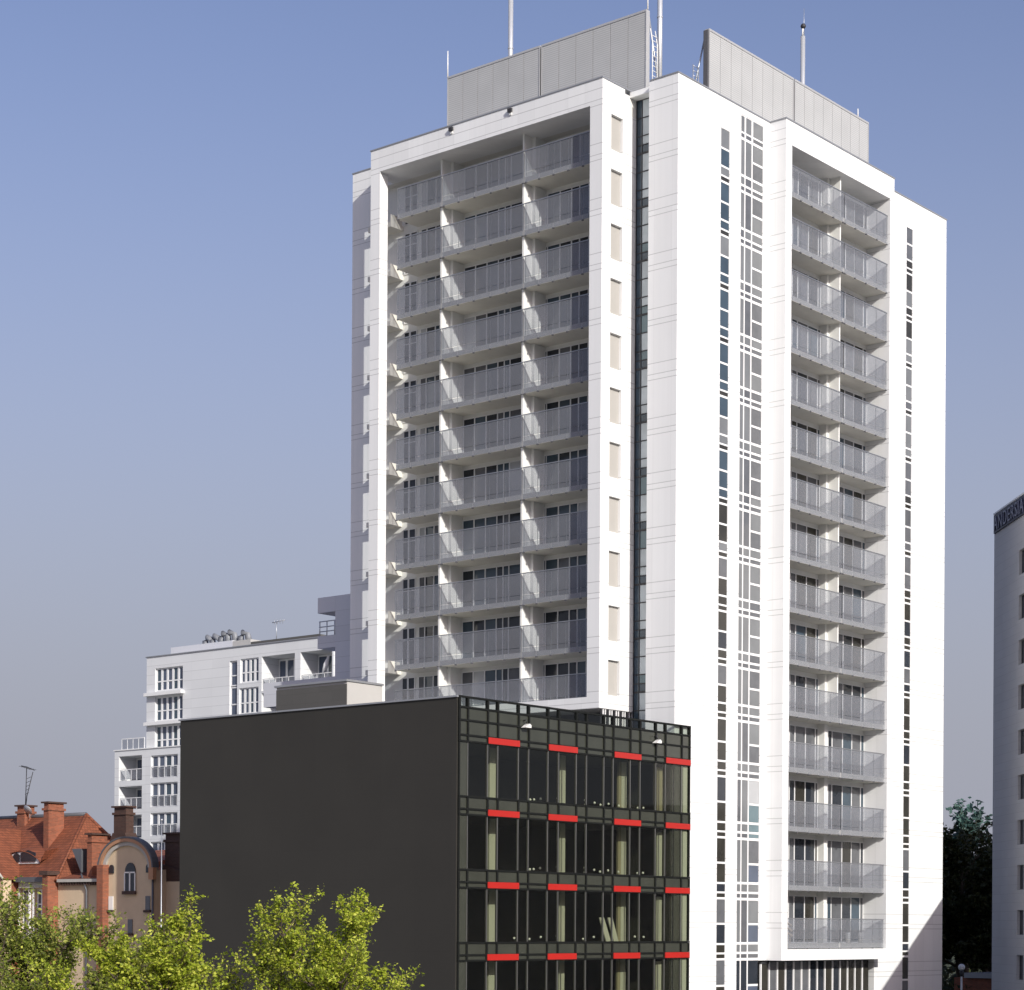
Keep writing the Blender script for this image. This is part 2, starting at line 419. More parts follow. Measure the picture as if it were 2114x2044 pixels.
# ribbons: one glazed unit per storey
def ribbon(ax, cols, levels, plane, glassfn, rows_for, name):
    for li, (z0, h) in enumerate(levels):
        b = MB()
        for ci, (u0, u1) in enumerate(cols):
            rows = rows_for(ci, h)
            z = 0
            for a, c in rows:
                g = glassfn(li, ci, c - a)
                b.box(u0 + .012, u1 - .012, -.035, .09, a + .012, c - .012, g)
                b.box(u0, u1, -.045, .09, z, a, 'frame'); z = c
            b.box(u0, u1, -.045, .09, z, h, 'frame')
        us = [u for c in cols for u in c]
        for i in range(1, len(us) - 1, 2): b.box(us[i], us[i + 1], -.055, .09, 0, h, 'frame')
        yield inst(name, b.mesh(name), (0, plane, z0), tower)
UP = [(44.62 - 3 * (k + 1), 3.0) for k in range(11)]       # eleven 3 m storeys
z = UP[-1][0]; LOW = []
for h in (3.25, 3.42, 3.42, 3.42, 3.5, 2.5): z -= h; LOW.append((z, h))
STORE = UP + LOW
def rowsA(ci, h):      # from the storey's bottom up: slim, small, pane, pane
    k = (h - .05) / 2.95
    return [(.10, .10 + .22), (.42, .42 + .42), (.95, .95 + .90 + (h - 3) * .3), (1.96 + (h - 3) * .3, h - .02)]
def rowsB(ci, h):
    if ci < 2: return [(.10, .32), (.45, .86), (1.0, h - .05)]
    return [(.10, .32), (.45, .86), (1.0, 1.88 + (h - 3) * .2), (2.0 + (h - 3) * .2, h - .05)]
def gA(li, ci, hh):
    if hh < .3: return 'g_olive'
    if li < 7: return random.choice(['g_blue', 'g_blind', 'g_blue'])
    return random.choice(['g_olive', 'g_olive', 'g_dark', 'g_blind'] if hh < .6 else ['g_olive', 'g_dark', 'g_olive', 'g_curtain'])
def gB(li, ci, hh):
    if ci == 2 and li == 12: return 'g_white' if hh > 1.2 else 'g_teal'
    if ci == 2 and li > 12 and .85 < hh < 1.2: return 'g_far'
    if li >= 15: return 'g_dark'
    return random.choice(['g_blind', 'g_blind', 'g_curtain']) if hh > .3 else 'g_curtain'
def gW(li, ci, hh):
    if hh < .3: return 'g_olive'
    return random.choice(['g_olive', 'g_dark', 'g_olive', 'g_curtain']) if li > 4 else random.choice(['g_curtain', 'g_olive', 'g_blind'])
list(ribbon('y', [(96.66, 97.53)], STORE, 65.62, gA, rowsA, 'ribbon_window'))
list(ribbon('y', [(98.69, 99.07), (99.16, 99.78), (99.88, 100.94)], [(z + 1.36 if False else z, h) for z, h in STORE], 65.62, gB, rowsB, 'stair_window'))
list(ribbon('y', [(117.65, 118.45)], STORE, 65.62, gW, rowsA, 'ribbon_window'))
# top panes of the wider ribbon
b = MB()
for u0, u1 in [(98.69, 99.07), (99.16, 99.78), (99.88, 100.94)]:
    b.box(u0, u1, -.035, .09, .1, .32, 'g_curtain'); b.box(u0, u1, -.035, .09, .42, 1.3, 'g_blind')
    b.box(u0, u1, -.045, .09, 0, .1, 'frame'); b.box(u0, u1, -.045, .09, .32, .42, 'frame'); b.box(u0, u1, -.045, .09, 1.3, 1.36, 'frame')
for u0, u1 in ((99.05, 99.19), (99.76, 99.92)): b.box(u0, u1, -.055, .09, 0, 1.36, 'frame')
inst('stair_window', b.mesh('stair_window'), (0, 65.62, 44.62), tower)
# recessed slot between the corner and the balcony box
for k in range(16):
    b = MB(); zb = 46.0 - 3 * (k + 1)
    z = 0
    for a, c, g in ((.06, .44, 'g_blue'), (.50, .95, 'g_slot'), (1.01, 1.95, 'g_slot'), (2.01, 2.95, 'g_slot')):
        b.box(.03, .08, .06, 1.22, a, c, g if random.random() < .8 else 'g_teal'); b.box(.03, .08, 1.27, 1.59, a, c, 'g_blue')
        b.box(0, .08, .06, 1.59, z, a, 'dark_metal'); z = c
    b.box(0, .08, .06, 1.59, z, 3.0, 'dark_metal')
    b.box(-.01, .08, .0, .06, 0, 3, 'dark_metal'); b.box(-.01, .08, 1.59, 1.65, 0, 3, 'dark_metal')
    for s0, s1 in ((.06, .44), (.5, .95), (1.01, 1.95), (2.01, 2.95)): b.box(.0, .08, 1.22, 1.27, s0, s1, 'dark_metal')
    inst('slot_window', b.mesh('slot_window'), (93.56, 67.5, zb), tower)
lt = MB(); lt.box(92.95, 93.65, 67.5, 69.15, 46.0, 46.3, 'white'); lt.build('lintel', tower)

# balconies, dividers and window walls
def panelled(ax, u0, u1, plane, h0, hj, h1, step=1.15):
    """frosted panes in two rows with brackets, local space: bottom at 0"""
    b = MB(); n = max(1, round((u1 - u0) / step)); st = (u1 - u0) / n
    def bx(a, c, d0, d1, z0, z1, m):
        if ax == 'x': b.box(plane + d0, plane + d1, a, c, z0, z1, m)
        else: b.box(a, c, plane + d0, plane + d1, z0, z1, m)
    for i in range(n):
        a, c = u0 + i * st + .012, u0 + (i + 1) * st - .012
        bx(a, c, 0, .016, h0, hj - .012, 'frost'); bx(a, c, 0, .016, hj + .012, h1, 'frost')
    br = MB()
    def bb(a, c, d0, d1, z0, z1, m):
        if ax == 'x': br.box(plane + d0, plane + d1, a, c, z0, z1, m)
        else: br.box(a, c, plane + d0, plane + d1, z0, z1, m)
    for i in range(n + 1):
        p = min(max(u0 + i * st, u0 + .08), u1 - .08)
        bb(p - .06, p + .06, -.02, .06, h0 - .07, h0 - .005, 'bracket')
        bb(p - .012, p + .012, .03, .055, h0 + .32, h1 - .06, 'rail')
    hr = MB()
    if ax == 'x': hr.box(plane - .025, plane + .045, u0, u1, h1 + .003, h1 + .05, 'rail')
    else: hr.box(u0, u1, plane - .025, plane + .045, h1 + .003, h1 + .05, 'rail')
    return b, br, hr

def balcony(ax, u0, u1, front, back, hj, h1, levels):
    s = MB()
    if ax == 'x': s.box(front + .08, back, u0, u1, 0, .3, 'slab')
    else: s.box(u0, u1, front + .08, back, 0, .3, 'slab')
    g, br, hr = panelled(ax, u0 + .03, u1 - .03, front, 0, hj, h1)
    s.poly(br.v, br.f, 'bracket'); s.mi[-len(br.f):] = [s.mid(br.m[i]) for i in br.mi]
    sm = s.mesh('balcony'); gm, hm = g.mesh('glass_balustrade'), hr.mesh('handrail')
    for zb in levels:
        o = inst('balcony', sm, (0, 0, zb), tower)
        for nm, me in (('glass_balustrade', gm), ('handrail', hm)):
            inst(nm, me, (0, 0, zb), o)

LB = [(70.0, 75.28), (75.28, 81.53), (81.53, 85.15)]
for u0, u1 in LB: balcony('x', u0, u1, 91.2, XB, .55, 1.75, LEV)
# small landings in the slot at the far end of that recess
sl = MB(); sl.box(91.9, XB, 86.3, 88.2, 0, .3, 'slab'); slm = sl.mesh('landing')
pr = MB(); pr.box(91.92, XB - .1, 86.32, 86.35, .3, .75, 'slab'); prm = pr.mesh('parapet_panel')
for zb in LEV[:10]:
    o = inst('landing', slm, (0, 0, zb), tower); inst('parapet_panel', prm, (0, 0, zb), o)
RB = [(102.3, 108.4), (108.4, 113.6)]
for u0, u1 in RB: balcony('y', u0, u1, 64.6, 66.1, .5, 1.72, RLEV)
for zc, zb in [(45.0, LEV[0])] + list(zip(LEV, LEV[1:])) + [(LEV[-1], 12.55 - .3)]:
    z0 = zb + .3
    if zc - z0 < .5: continue
    for y in (75.28, 81.53):
        o = MB(); o.box(91.32, 92.05, y + .10, y + .22, z0, zc, 'recess'); o.box(92.05, XB, y - .12, y + .30, z0, zc, 'recess')
        inst('partition', o.mesh('partition'), (0, 0, 0), tower)
for i, (zc, zb) in enumerate([(45.0, LEV[0])] + list(zip(RLEV, RLEV[1:]))):
    z0 = zb + .3
    o = MB()
    if i < 11: o.box(108.38, 108.5, 64.9, 65.6, z0, zc, 'recess')
    o.box(108.13, 108.5, 65.6, 66.1, z0, zc, 'recess')
    inst('partition', o.mesh('partition'), (0, 0, 0), tower)
# window walls
GL = ['g_dark', 'g_blue', 'g_blue', 'g_curtain', 'g_dark']
wl = [[(72.05, 72.62), (72.74, 73.2), (73.32, 74.03), (74.15, 74.98), (75.04, 75.12)],
      [(75.66, 76.75), (76.85, 77.68), (77.82, 78.14), (78.24, 78.63), (78.74, 79.48), (79.64, 80.36), (80.54, 81.3)],
      [(83.1, 83.53), (83.71, 84.21), (84.45, 84.78)]]
def widen(bay, gap=.075):
    b = [list(p) for p in bay]
    for p, q in zip(b, b[1:]):
        g = q[0] - p[1]
        if g > gap: p[1] += (g - gap) / 2; q[0] -= (g - gap) / 2
    return [tuple(p) for p in b]
pairs = [(45.0, LEV[0])] + list(zip(LEV, LEV[1:])) + [(LEV[-1], 12.25)]
for zc, zb in pairs:
    z0 = zb + .3; z1 = zc - (.08 if zc > 44 else .22)
    if z1 - z0 < 1: continue
    for bay in map(widen, wl):
        gl = [random.choice(GL + ['g_white', 'g_curtain'] if random.random() < .35 else GL) for _ in bay]
        if len(bay) == 3: gl[2] = random.choice(['g_white', 'g_white', 'g_curtain'])
        bm = window_mesh('x', .06, bay, z0, z1, gl, bar=.05)
        inst('window', bm.mesh('window'), (XB - .002, 0, 0), tower)
    bm = window_mesh('x', .06, [(85.16, 85.62), (85.75, 86.12)], z0, z1, ['g_dark', 'g_dark'], bar=.05, transom=(z1 - .75,))
    inst('window', bm.mesh('window'), (XB - .002, 0, 0), tower)
wr_up = [[(102.45, 103.6), (103.75, 104.85), (105.0, 105.42), (105.63, 106.59), (106.8, 107.71), (107.92, 108.08)],
         [(109.9, 110.2), (110.5, 110.87), (111.08, 111.96), (112.19, 113.08), (113.24, 113.52)]]
wr_lo = [[(102.45, 103.6), (103.75, 104.85), (105.0, 105.42), (105.63, 106.59), (106.8, 107.71), (107.92, 108.08)],
         [(108.75, 109.2), (109.34, 109.63), (109.85, 110.86), (111.08, 111.96), (112.19, 113.08), (113.24, 113.52)]]
for i, (zc, zb) in enumerate([(45.0, LEV[0])] + list(zip(RLEV, RLEV[1:]))):
    z0 = zb + .3; z1 = zc - .25
    for bay in map(widen, (wr_up if i < 11 else wr_lo)):
        gl = [random.choice(['g_olive', 'g_dark', 'g_curtain', 'g_blue', 'g_curtain']) for _ in bay]
        bm = window_mesh('y', .06, bay, z0, z1, gl, bar=.05)
        inst('window', bm.mesh('window'), (0, 66.098, 0), tower)
# glazed ground storey under the right hand box
gs = [98.62 + .88 * i for i in range(18)]
for a, c in zip(gs, gs[1:]):
    if c > 114.2: break
    b = MB(); zt = -1.95 if a > 101.6 else -2.05
    b.box(a + .06, c - .06, 65.62, 65.66, -8, zt - .1, random.choice(['g_dark', 'g_dark', 'g_olive', 'g_olive', 'g_curtain']))
    b.box(a - .035, a + .06, 65.56, 65.66, -8, zt - .1, 'frame')
    b.box(a - .06, c - .06, 65.54, 65.66, zt - .1, zt, 'dark_metal')
    if a > 100.9: b.build('shopfront_pane', tower)

# louvred roof screens
def screen(ax, plane, spans, z0, z1):
    for u0, u1 in spans:
        n = round((u1 - u0) / 1.15); st = (u1 - u0) / n
        b = MB()
        for i in range(n):
            a, c = u0 + i * st + .015, u0 + (i + 1) * st - .015
            if ax == 'x': b.box(plane, plane + .12, a, c, z0, z1 - .12, 'louvre')
            else: b.box(a, c, plane, plane + .12, z0, z1 - .12, 'louvre')
        s = b.build('louvre_screen', tower)
        f = MB()
        for u in (u0 - .05, u1):
            if ax == 'x': f.box(plane - .03, plane + .3, u, u + .05, z0, z1 - .12, 'louvre_frame')
            else: f.box(u, u + .05, plane - .03, plane + .3, z0, z1 - .12, 'louvre_frame')
        if ax == 'x': f.box(plane - .03, plane + .3, u0 - .05, u1 + .05, z1 - .12, z1, 'louvre_frame')
        else: f.box(u0 - .05, u1 + .05, plane - .03, plane + .3, z1 - .12, z1, 'louvre_frame')
        # raking steel props behind
        k = u0
        while k <= u1 + .01:
            if ax == 'x': f.tube([(plane + .3, k, z1 - .3), (plane + 1.5, k, 46.3)], .05, 'galv', 6)
            else: f.tube([(k, plane + .3, z1 - .3), (k, plane + 1.5, 46.3)], .05, 'galv', 6)
            k += (u1 - u0) / 3
        f.build('support_frame', s)
screen('x', 94.0, [(68.85, 76.3), (76.5, 83.6)], 46.3, 51.2)
screen('y', 67.5, [(98.3, 107.2), (107.42, 116.1)], 46.3, 51.2)
b = MB(); b.box(94.02, 94.3, 76.36, 76.44, 46.3, 51.0, 'dark_void'); b.box(107.28, 107.34, 67.52, 67.8, 46.3, 51.0, 'dark_void'); b.box(98.12, 98.23, 67.5, 67.8, 46.3, 51.1, 'bracket'); b.build('screen_dark_strip', tower)  # dark strips added so the gaps between screens read dark
# access ladders at the open corner
ld = MB()
for x, y in ((94.3, 68.6), (94.75, 68.6)): ld.tube([(x, y, 46.4), (x, y, 49.4), (x, y + .15, 50.2)], .03, 'white_plastic', 6)
for i in range(12): ld.tube([(94.3, 68.6, 46.7 + i * .28), (94.75, 68.6, 46.7 + i * .28)], .02, 'white_plastic', 6)
ld.build('roof_ladder', tower)
ld = MB()
for x in (97.4, 97.95): ld.tube([(x, 68.0, 46.4), (x, 68.0, 49.0)], .03, 'galv', 6)
for i in range(9): ld.tube([(97.4, 68.0, 46.7 + i * .28), (97.95, 68.0, 46.7 + i * .28)], .02, 'galv', 6)
ld.build('roof_ladder', tower)

# masts and rods on the roof
def mast(x, y, lab, cam=False):
    t = thing('flue_mast', (x, y, 46.16), lab, 'mast', 'steel masts on the tower roof')
    b = MB(); b.tube([(x, y, 46.16), (x, y, 55.6)], .15, 'steel', 16)
    for zz in (48.0, 51.9): b.tube([(x, y, zz), (x, y, zz + .08)], .17, 'steel', 16)
    b.build('tube', t)
    c = MB(); c.tube([(x + .12, y, 55.6), (x + .12, y, 57.4)], [.03, .012], 'galv', 6); c.build('lightning_rod', t)
    c = MB(); c.tube([(x - .12, y - .05, 55.6), (x - .12, y - .05, 55.8), (x - .2, y - .12, 56.0)], .05, 'white_plastic', 8)
    c.ball((x - .16, y - .12, 56.15), .17, 'dark_metal', 6); c.build('beacon', t)
mast(94.6, 79.2, 'steel mast behind the long grey roof screen, leftmost of the three masts')
mast(96.7, 69.84, 'steel mast in the open corner between the two grey roof screens')
mast(111.35, 69.42, 'steel mast behind the pale right roof screen with its tip in view')
def rod(x, y, z0, z1, lab):
    b = MB(); b.tube([(x, y, z0), (x, y, z1)], [.045, .03], 'white_plastic', 6)
    b.build('lightning_rod', None, label=lab, cat='lightning rod', group='thin white rods on the roof screens')
rod(94.05, 83.68, 51.21, 52.8, 'thin white rod at the far left end of the grey roof screen')
rod(94.1, 68.8, 51.21, 52.9, 'thin white rod at the corner end of the grey roof screen beside the tall mast')
rod(115.0, 67.6, 51.21, 51.75, 'short white rod near the right end of the pale roof screen')
for y, lab in ((80.12, 'small black floodlight on the white parapet, nearer the tower left edge'), (75.67, 'small black floodlight on the white parapet, nearer the middle of the roof edge')):
    t = thing('floodlight', (90.4, y, 46.0), lab, 'floodlight', 'floodlights on the tower parapet')
    b = MB(); b.prism([(90.41, 46.03), (90.41, 46.24), (90.27, 46.22), (90.3, 46.02)], 'y', y - .14, y + .14, 'dark_metal'); b.build('housing', t)
    b = MB(); b.box(90.38, 90.44, y - .08, y + .08, 45.88, 46.0, 'white_plastic'); b.build('bracket', t)

# things standing on the lowest balcony
t = thing('lounge_chair', (103.2, 65.2, -.96), 'cream wicker lounge chair behind the frosted glass of the lowest balcony', 'chair')
b = MB()
for i in range(3): b.tube([(102.6 + j * .12, 65.0 + .03 * i, -.55 + .3 * i + .16 * math.sin(j / 9 * math.pi)) for j in range(10)], .07, 'cream', 8)
b.build('seat', t)
b = MB()
for x in (102.65, 103.6): b.tube([(x, 65.1, -.96), (x, 65.1, -.5)], .03, 'cream', 6)
b.build('leg', t)
for x, lab in ((110.0, 'small white pot on the lowest balcony beneath the middle window'), (111.5, 'white bent watering can at the right of the lowest balcony')):
    t = thing('plant_pot' if x < 111 else 'watering_can', (x, 65.0, -.96), lab, 'pot' if x < 111 else 'watering can')
    b = MB(); b.tube([(x, 65.0, -.95), (x, 65.0, -.45), (x + .02, 65.0, -.35)], [.13, .17, .14], 'white_plastic', 10); b.build('body', t)
    b = MB(); b.tube([(x + .1, 65.0, -.7), (x + .22, 65.0, -.5), (x + .12, 65.0, -.3)], .035, 'white_plastic', 6); b.build('handle', t)

# ------------------------------------------------------------------ the dark office building
off = thing('office_building', (83.5, 75.3, -8), 'dark grey office block with a black curtain wall and red panels', 'office building')
w = MB()
w.box(74.5, 74.75, 65.45, 85.2, -8, 10.85, 'anthracite')
w.box(74.75, 92.4, 84.95, 85.2, -8, 10.85, 'anthracite'); w.box(92.2, 92.4, 65.6, 84.95, -8, 10.3, 'anthracite')
w.build('wall', off)
w = MB(); w.box(74.75, 92.2, 66.4, 84.95, 10.0, 10.3, 'roof_felt'); w.build('roof', off)
w = MB(); w.box(74.42, 74.83, 65.4, 85.28, 10.85, 10.93, 'coping'); w.box(74.83, 92.4, 84.87, 85.28, 10.85, 10.93, 'coping'); w.build('coping', off)
MX = [74.62, 75.24, 76.71, 77.47, 79.05, 79.85, 81.38, 82.24, 83.69, 84.54, 86.01, 86.81, 88.3, 89.18, 90.59, 91.47, 92.99, 93.74]
F0 = 65.40
bands = [(10.41, 10.90, 'p'), (9.79, 10.41, 's'), (9.08, 9.79, 's'), (8.78, 9.08, 'r')]
zt = 8.78
for fl in range(5):
    zz = zt - 3.5 * fl
    bands += [(zz - 2.64, zz, 'w'), (zz - 3.23, zz - 2.64, 's'), (zz - 3.5, zz - 3.23, 'r')]
bands = [(max(a, -8), c, t) for a, c, t in bands if c > -8]
fr = MB(); pg = MB()
for a, c, t in bands:
    for i, x in enumerate(MX):
        if t != 'w': fr.box(x - .06, x + .06, F0 - .04, F0 + .015 if t in 'sr' and 0 < i < len(MX) - 1 else F0 + .12, a + .05, c - .05, 'black_frame')
        elif i in (0, len(MX) - 1): fr.box(x - .05, x + .05, F0 - .02, F0 + .10, a + .05, c - .05, 'black_frame')
    if t in 'sr':
        sp = MB(); sp.box(MX[0] + .05, MX[-1] - .05, F0 + .02, F0 + .07, a + .045, c - .045, 'spandrel'); sp.build('spandrel_band', off)
    if t == 'p':
        for x0, x1 in zip(MX, MX[1:]): pg.box(x0 + .05, x1 - .05, F0 + .03, F0 + .05, a + .04, c - .04, 'parapet_glass')
for zz in sorted({round(q, 3) for a, c, t in bands for q in (a, c)}):
    fr.box(MX[0] - .06, MX[-1] + .06, F0 - .045, F0 + .12, zz - .045, zz + .045, 'black_frame')
fr.build('curtain_wall_frame', off); pg.build('glass_parapet', off)
for fl in range(5):
    zz = 8.78 - 3.5 * fl
    if zz < -7: break
    for i, (x0, x1) in enumerate(zip(MX, MX[1:])):
        if i == 0:
            b = MB(); b.box(x0 + .05, x1 - .03, F0 + .02, F0 + .07, max(zz - 2.6, -8), zz - .04, 'spandrel')
        else:
            b = MB(); b.box(x0 + .03, x1 - .03, F0 + .04, F0 + .055, max(zz - 2.6, -8), zz - .04, 'office_glass')
            b.box(x0 - .022, x0 + .022, F0 - .01, F0 + .10, max(zz - 2.59, -8), zz - .05, 'silver')
        b.build('window', off)
for zz in (8.93, 5.43, 1.93, -1.57, -5.07):
    for x0, x1 in ((76.71, 79.08), (81.38, 83.72), (86.86, 89.2), (91.47, 93.77)):
        b = MB(); b.box(x0, x1, F0 - .07, F0 - .035, zz - .15, zz + .15, 'red'); b.build('red_panel', off)
# interior seen through the glass
it = MB()
for fl in range(5):
    zc = 8.78 - 3.5 * fl
    if zc < -7: break
    it.box(74.76, 92.19, F0 + .2, 84.9, zc + .02, zc + .12, 'ceiling')
    it.box(74.76, 92.19, F0 + .2, 84.9, zc - 2.9, zc - 2.72, 'interior')
    it.box(76, 92.19, 71.2, 71.4, zc - 2.7, zc, 'interior')
it.build('interior_floor', off)
for fl in range(4):
    zc = 8.78 - 3.5 * fl; zb = max(zc - 2.7, -8)
    cols = [(78.52, 78.98, 'column'), (84.13, 84.58, 'column'), (89.16, 89.4, 'cardboard'), (89.41, 89.86, 'column')]
    if fl == 0: cols += [(93.0, 93.9, 'cardboard')]
    for x0, x1, m in cols[:4]:
        b = MB(); b.box(x0, x1, 66.8, 66.92, zb, zc, m); b.build('interior_column', off)
    for x0, x1 in ((91.55, 92.05),):
        b = MB(); b.box(x0 + .05, x1, 66.0, 66.08, zb, zc - .2, 'cardboard' if fl == 0 else 'column'); b.build('interior_column', off)
    b = MB(); b.box(92.45, 92.95, 65.50, 65.54, zb, zc - .1, 'interior'); b.box(93.05, 93.68, 65.50, 65.54, zb, zc - .1, 'blind_white')
    b.box(93.2, 93.26, 65.485, 65.499, zb, zc - .1, 'silver'); b.build('window_blind', off)
for k, (x0, tilt) in enumerate(((87.55, .14), (88.2, .05))):
    b = MB(); zb = 1.78 - 2.7
    b.poly([(x0, 66.3, zb), (x0 + .4, 66.3, zb), (x0 + .4 - tilt, 66.7, zb + 1.35), (x0 - tilt, 66.7, zb + 1.35),
            (x0, 66.36, zb), (x0 + .4, 66.36, zb), (x0 + .4 - tilt, 66.76, zb + 1.35), (x0 - tilt, 66.76, zb + 1.35)],
           [(0, 1, 2, 3), (7, 6, 5, 4), (0, 4, 5, 1), (1, 5, 6, 2), (2, 6, 7, 3), (3, 7, 4, 0)], 'column')
    b.build('leaning_board', None, label=('tan board leaning inside the office window, the more tilted of a pair' if k == 0 else 'tan board leaning inside the office window, the more upright of a pair'), cat='board', group='boards leaning behind the office glass')
bl = MB(); bl.ball((0, 0, 0), .065, 'globe_white', 5); blm = bl.mesh('white_ball')  # white balls added to stand in for small bright dots behind the glass
spots = {0: [(80.9, .1), (81.2, .12), (81.7, .18), (83.1, .28), (85.4, .3), (85.4, .05), (86.2, .2), (86.7, .12), (87.4, .2), (88.3, .15), (90.0, .12), (90.5, .14), (91.7, .1)],
         1: [(80.9, .1), (81.2, .12), (81.7, .18), (83.1, .28), (85.4, .3), (85.4, .05), (86.2, .2), (86.7, .12), (87.4, .2), (88.3, .15), (90.0, .12), (90.5, .14)],
         2: [(79.7, .15), (80.9, .1), (81.8, .2), (83.1, .25), (85.3, .1), (86.2, .2), (89.8, .22), (90.6, .2)]}
for fl, ss in spots.items():
    for x, dz in ss:
        o = inst('white_ball', blm, (x, 66.15, 8.78 - 3.5 * fl - 2.58 + dz), None)
        tag(o, 'tiny white ball low behind the office glass', 'lamp', 'tiny white balls behind the office glass')
for x, z, lab in ((79.4, 9.89, 'white floodlight on the dark glass front, left one under the parapet'), (90.42, 9.91, 'white floodlight on the dark glass front, right one under the parapet')):
    t = thing('wall_floodlight', (x, F0, z), lab, 'floodlight', 'floodlights on the office front')
    b = MB(); b.prism([(x - .22, z - .15), (x + .22, z - .15), (x + .22, z - .02), (x + .1, z + .05)], 'y', F0 - .35, F0 - .04, 'white_plastic'); b.build('housing', t)
    b = MB(); b.tube([(x, F0 - .03, z + .22), (x, F0 - .2, z + .25), (x, F0 - .22, z + .06)], .035, 'dark_metal', 6); b.build('arm', t)

# ------------------------------------------------------------------ grey block and shaded wing on the left of the tower
an = thing('stair_block', (89, 88.2, -8), 'low grey rendered roof block between the dark office and the tower', 'building')
b = MB(); b.box(87.35, 90.35, 85.3, 91.2, -8, 14.2, 'pale_render'); b.build('wall', an)
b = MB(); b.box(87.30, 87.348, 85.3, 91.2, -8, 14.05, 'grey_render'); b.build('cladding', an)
b = MB(); b.box(87.22, 90.4, 85.22, 91.3, 14.2, 14.32, 'coping'); b.build('coping', an)
wg = thing('grey_wing', (99, 93.2, -8), 'shaded grey clad wing with a projecting canopy beside the tower left edge', 'building')
b = MB(); b.box(96.0, 104, 90.15, 94.85, -8, 21.2, 'clad_grey'); b.build('wall', wg)
b = MB(); b.box(96.0, 104, 94.86, 96.45, 20.2, 21.2, 'clad_grey'); b.build('canopy', wg)
b = MB(); b.box(96.0, 104, 94.86, 96.45, 17.9, 18.7, 'clad_grey'); b.build('terrace_slab', wg)
b = MB()
for zz in (19.0, 19.3, 19.65): b.tube([(96.1, 94.86, zz), (96.1, 96.4, zz)], .035, 'galv', 6)
for y in (95.0, 95.7, 96.35): b.tube([(96.1, y, 18.7), (96.1, y, 19.65)], .04, 'galv', 6)
b.build('railing', wg)
b = MB(); b.box(96.0, 104, 94.86, 101.5, 14.4, 16.0, 'clad_grey'); b.build('lower_terrace', wg)

# ------------------------------------------------------------------ far white apartment building
fa = thing('apartment_building', (150, 157, -8), 'far white stepped apartment block with banded windows and roof pipes', 'building')
X = 142.5
w = MB()
holes_up = [(162.65, 166.95, 24.05, 26.42), (162.65, 166.95, 20.95, 23.45), (162.65, 166.95, 17.9, 20.45), (154.5, 155.6, 13, 26.32), (151.4, 154.05, 24.02, 26.4), (151.4, 154.2, 20.9, 23.5), (146.3, 150.95, 23.0, 26.42), (141.2, 145.5, 23.0, 26.42), (146.3, 150.95, 19.6, 22.8)]
w.wall('x', X, X + .5, 141, 168.3, -8, 27.65, holes_up, 'clad2')
w.wall('x', X + .5, X + 2.4, 141, 168.3, -8, 27.65, [h for h in holes_up if h[0] in (146.3, 141.2)], 'clad2')
w.box(X + 2.4, X + 13, 141, 168.3, -8, 27.65, 'clad2')
lowholes = [(168.5, 172.2, 14.9, 17.5), (168.5, 172.2, 11.9, 14.3), (168.5, 172.2, 8.9, 11.3), (168.5, 172.2, 5.9, 8.3)] + [(162.9, 167.1, a, c) for a, c in ((15.0, 17.35), (12.0, 14.5), (9.0, 11.4), (6.0, 8.4), (3, 5.4))]
w.wall('x', X - .4, X - .01, 160, 172.9, -8, 18.1, lowholes, 'clad2')
w.wall('x', X - .01, X + 2.0, 168.31, 172.9, -8, 18.1, lowholes[:4], 'clad2')
w.box(X + 2.0, X + 13, 168.31, 172.9, -8, 18.1, 'clad2')
w.build('wall', fa)
b = MB(); b.box(X + 3, X + 6, 158.5, 170 - 2, 27.7, 29.0, 'clad_grey'); b.build('penthouse', fa)
b = MB(); b.box(X + 3, X + 6, 155.8, 158.45, 27.7, 28.9, 'pale_render'); b.build('penthouse', fa)
b = MB(); b.box(X + 2, X + 3.5, 145, 154.7, 27.7, 28.4, 'grey_render'); b.build('parapet', fa)
b = MB(); b.box(X - .1, X + .6, 140.9, 168.4, 27.65, 27.75, 'coping'); b.box(X - .5, X + .1, 160, 173, 18.1, 18.2, 'frame'); b.build('coping', fa)
for i, (y, zz) in enumerate(((163.0, 29.5), (161.9, 29.55), (160.6, 29.7), (159.6, 29.75), (157.6, 29.55))):
    b = MB(); b.tube([(X + 4, y - .5, 28.95), (X + 4, y - .3, zz), (X + 4, y + .4, zz + .3), (X + 4, y + .7, zz - .1), (X + 4, y + .7, 28.95)], .33, 'duct', 8); b.build('duct', fa)
def far_window(y0, y1, z0, z1, n, tr=True, x=X):
    st = (y1 - y0) / n
    b = window_mesh('x', .12, [(y0 + i * st + .14, y0 + (i + 1) * st - .14) for i in range(n)], z0, z1, ['g_far', 'g_blue', 'g_far'], bar=.12, A=y0, B=y1, transom=((z0 + (z1 - z0) * .42,) if tr else ()), gz=.06)
    inst('window', b.mesh('window'), (x, 0, 0), fa)
for z0, z1 in ((24.05, 26.42), (20.95, 23.45), (17.9, 20.45)): far_window(162.65, 166.95, z0, z1, 5, x=X + .3)
for z0, z1 in ((23.8, 26.3), (20.7, 23.7), (17.6, 20.6), (14.5, 17.5)): far_window(154.5, 155.6, z0, z1, 1, x=X + .25)
far_window(151.4, 154.05, 24.02, 26.4, 4, x=X + .25); far_window(151.4, 154.2, 20.9, 23.5, 4, x=X + .25)
far_window(146.4, 150.9, 23.3, 26.3, 4, False, x=X + 2.4); far_window(141.3, 145.4, 23.3, 26.3, 3, False, x=X + 2.4); far_window(146.4, 150.9, 19.8, 22.7, 4, False, x=X + 2.4)
for z0, z1 in ((15.0, 17.35), (12.0, 14.5), (9.0, 11.4), (6.0, 8.4), (3, 5.4)): far_window(162.9, 167.1, z0, z1, 4, x=X - .1)
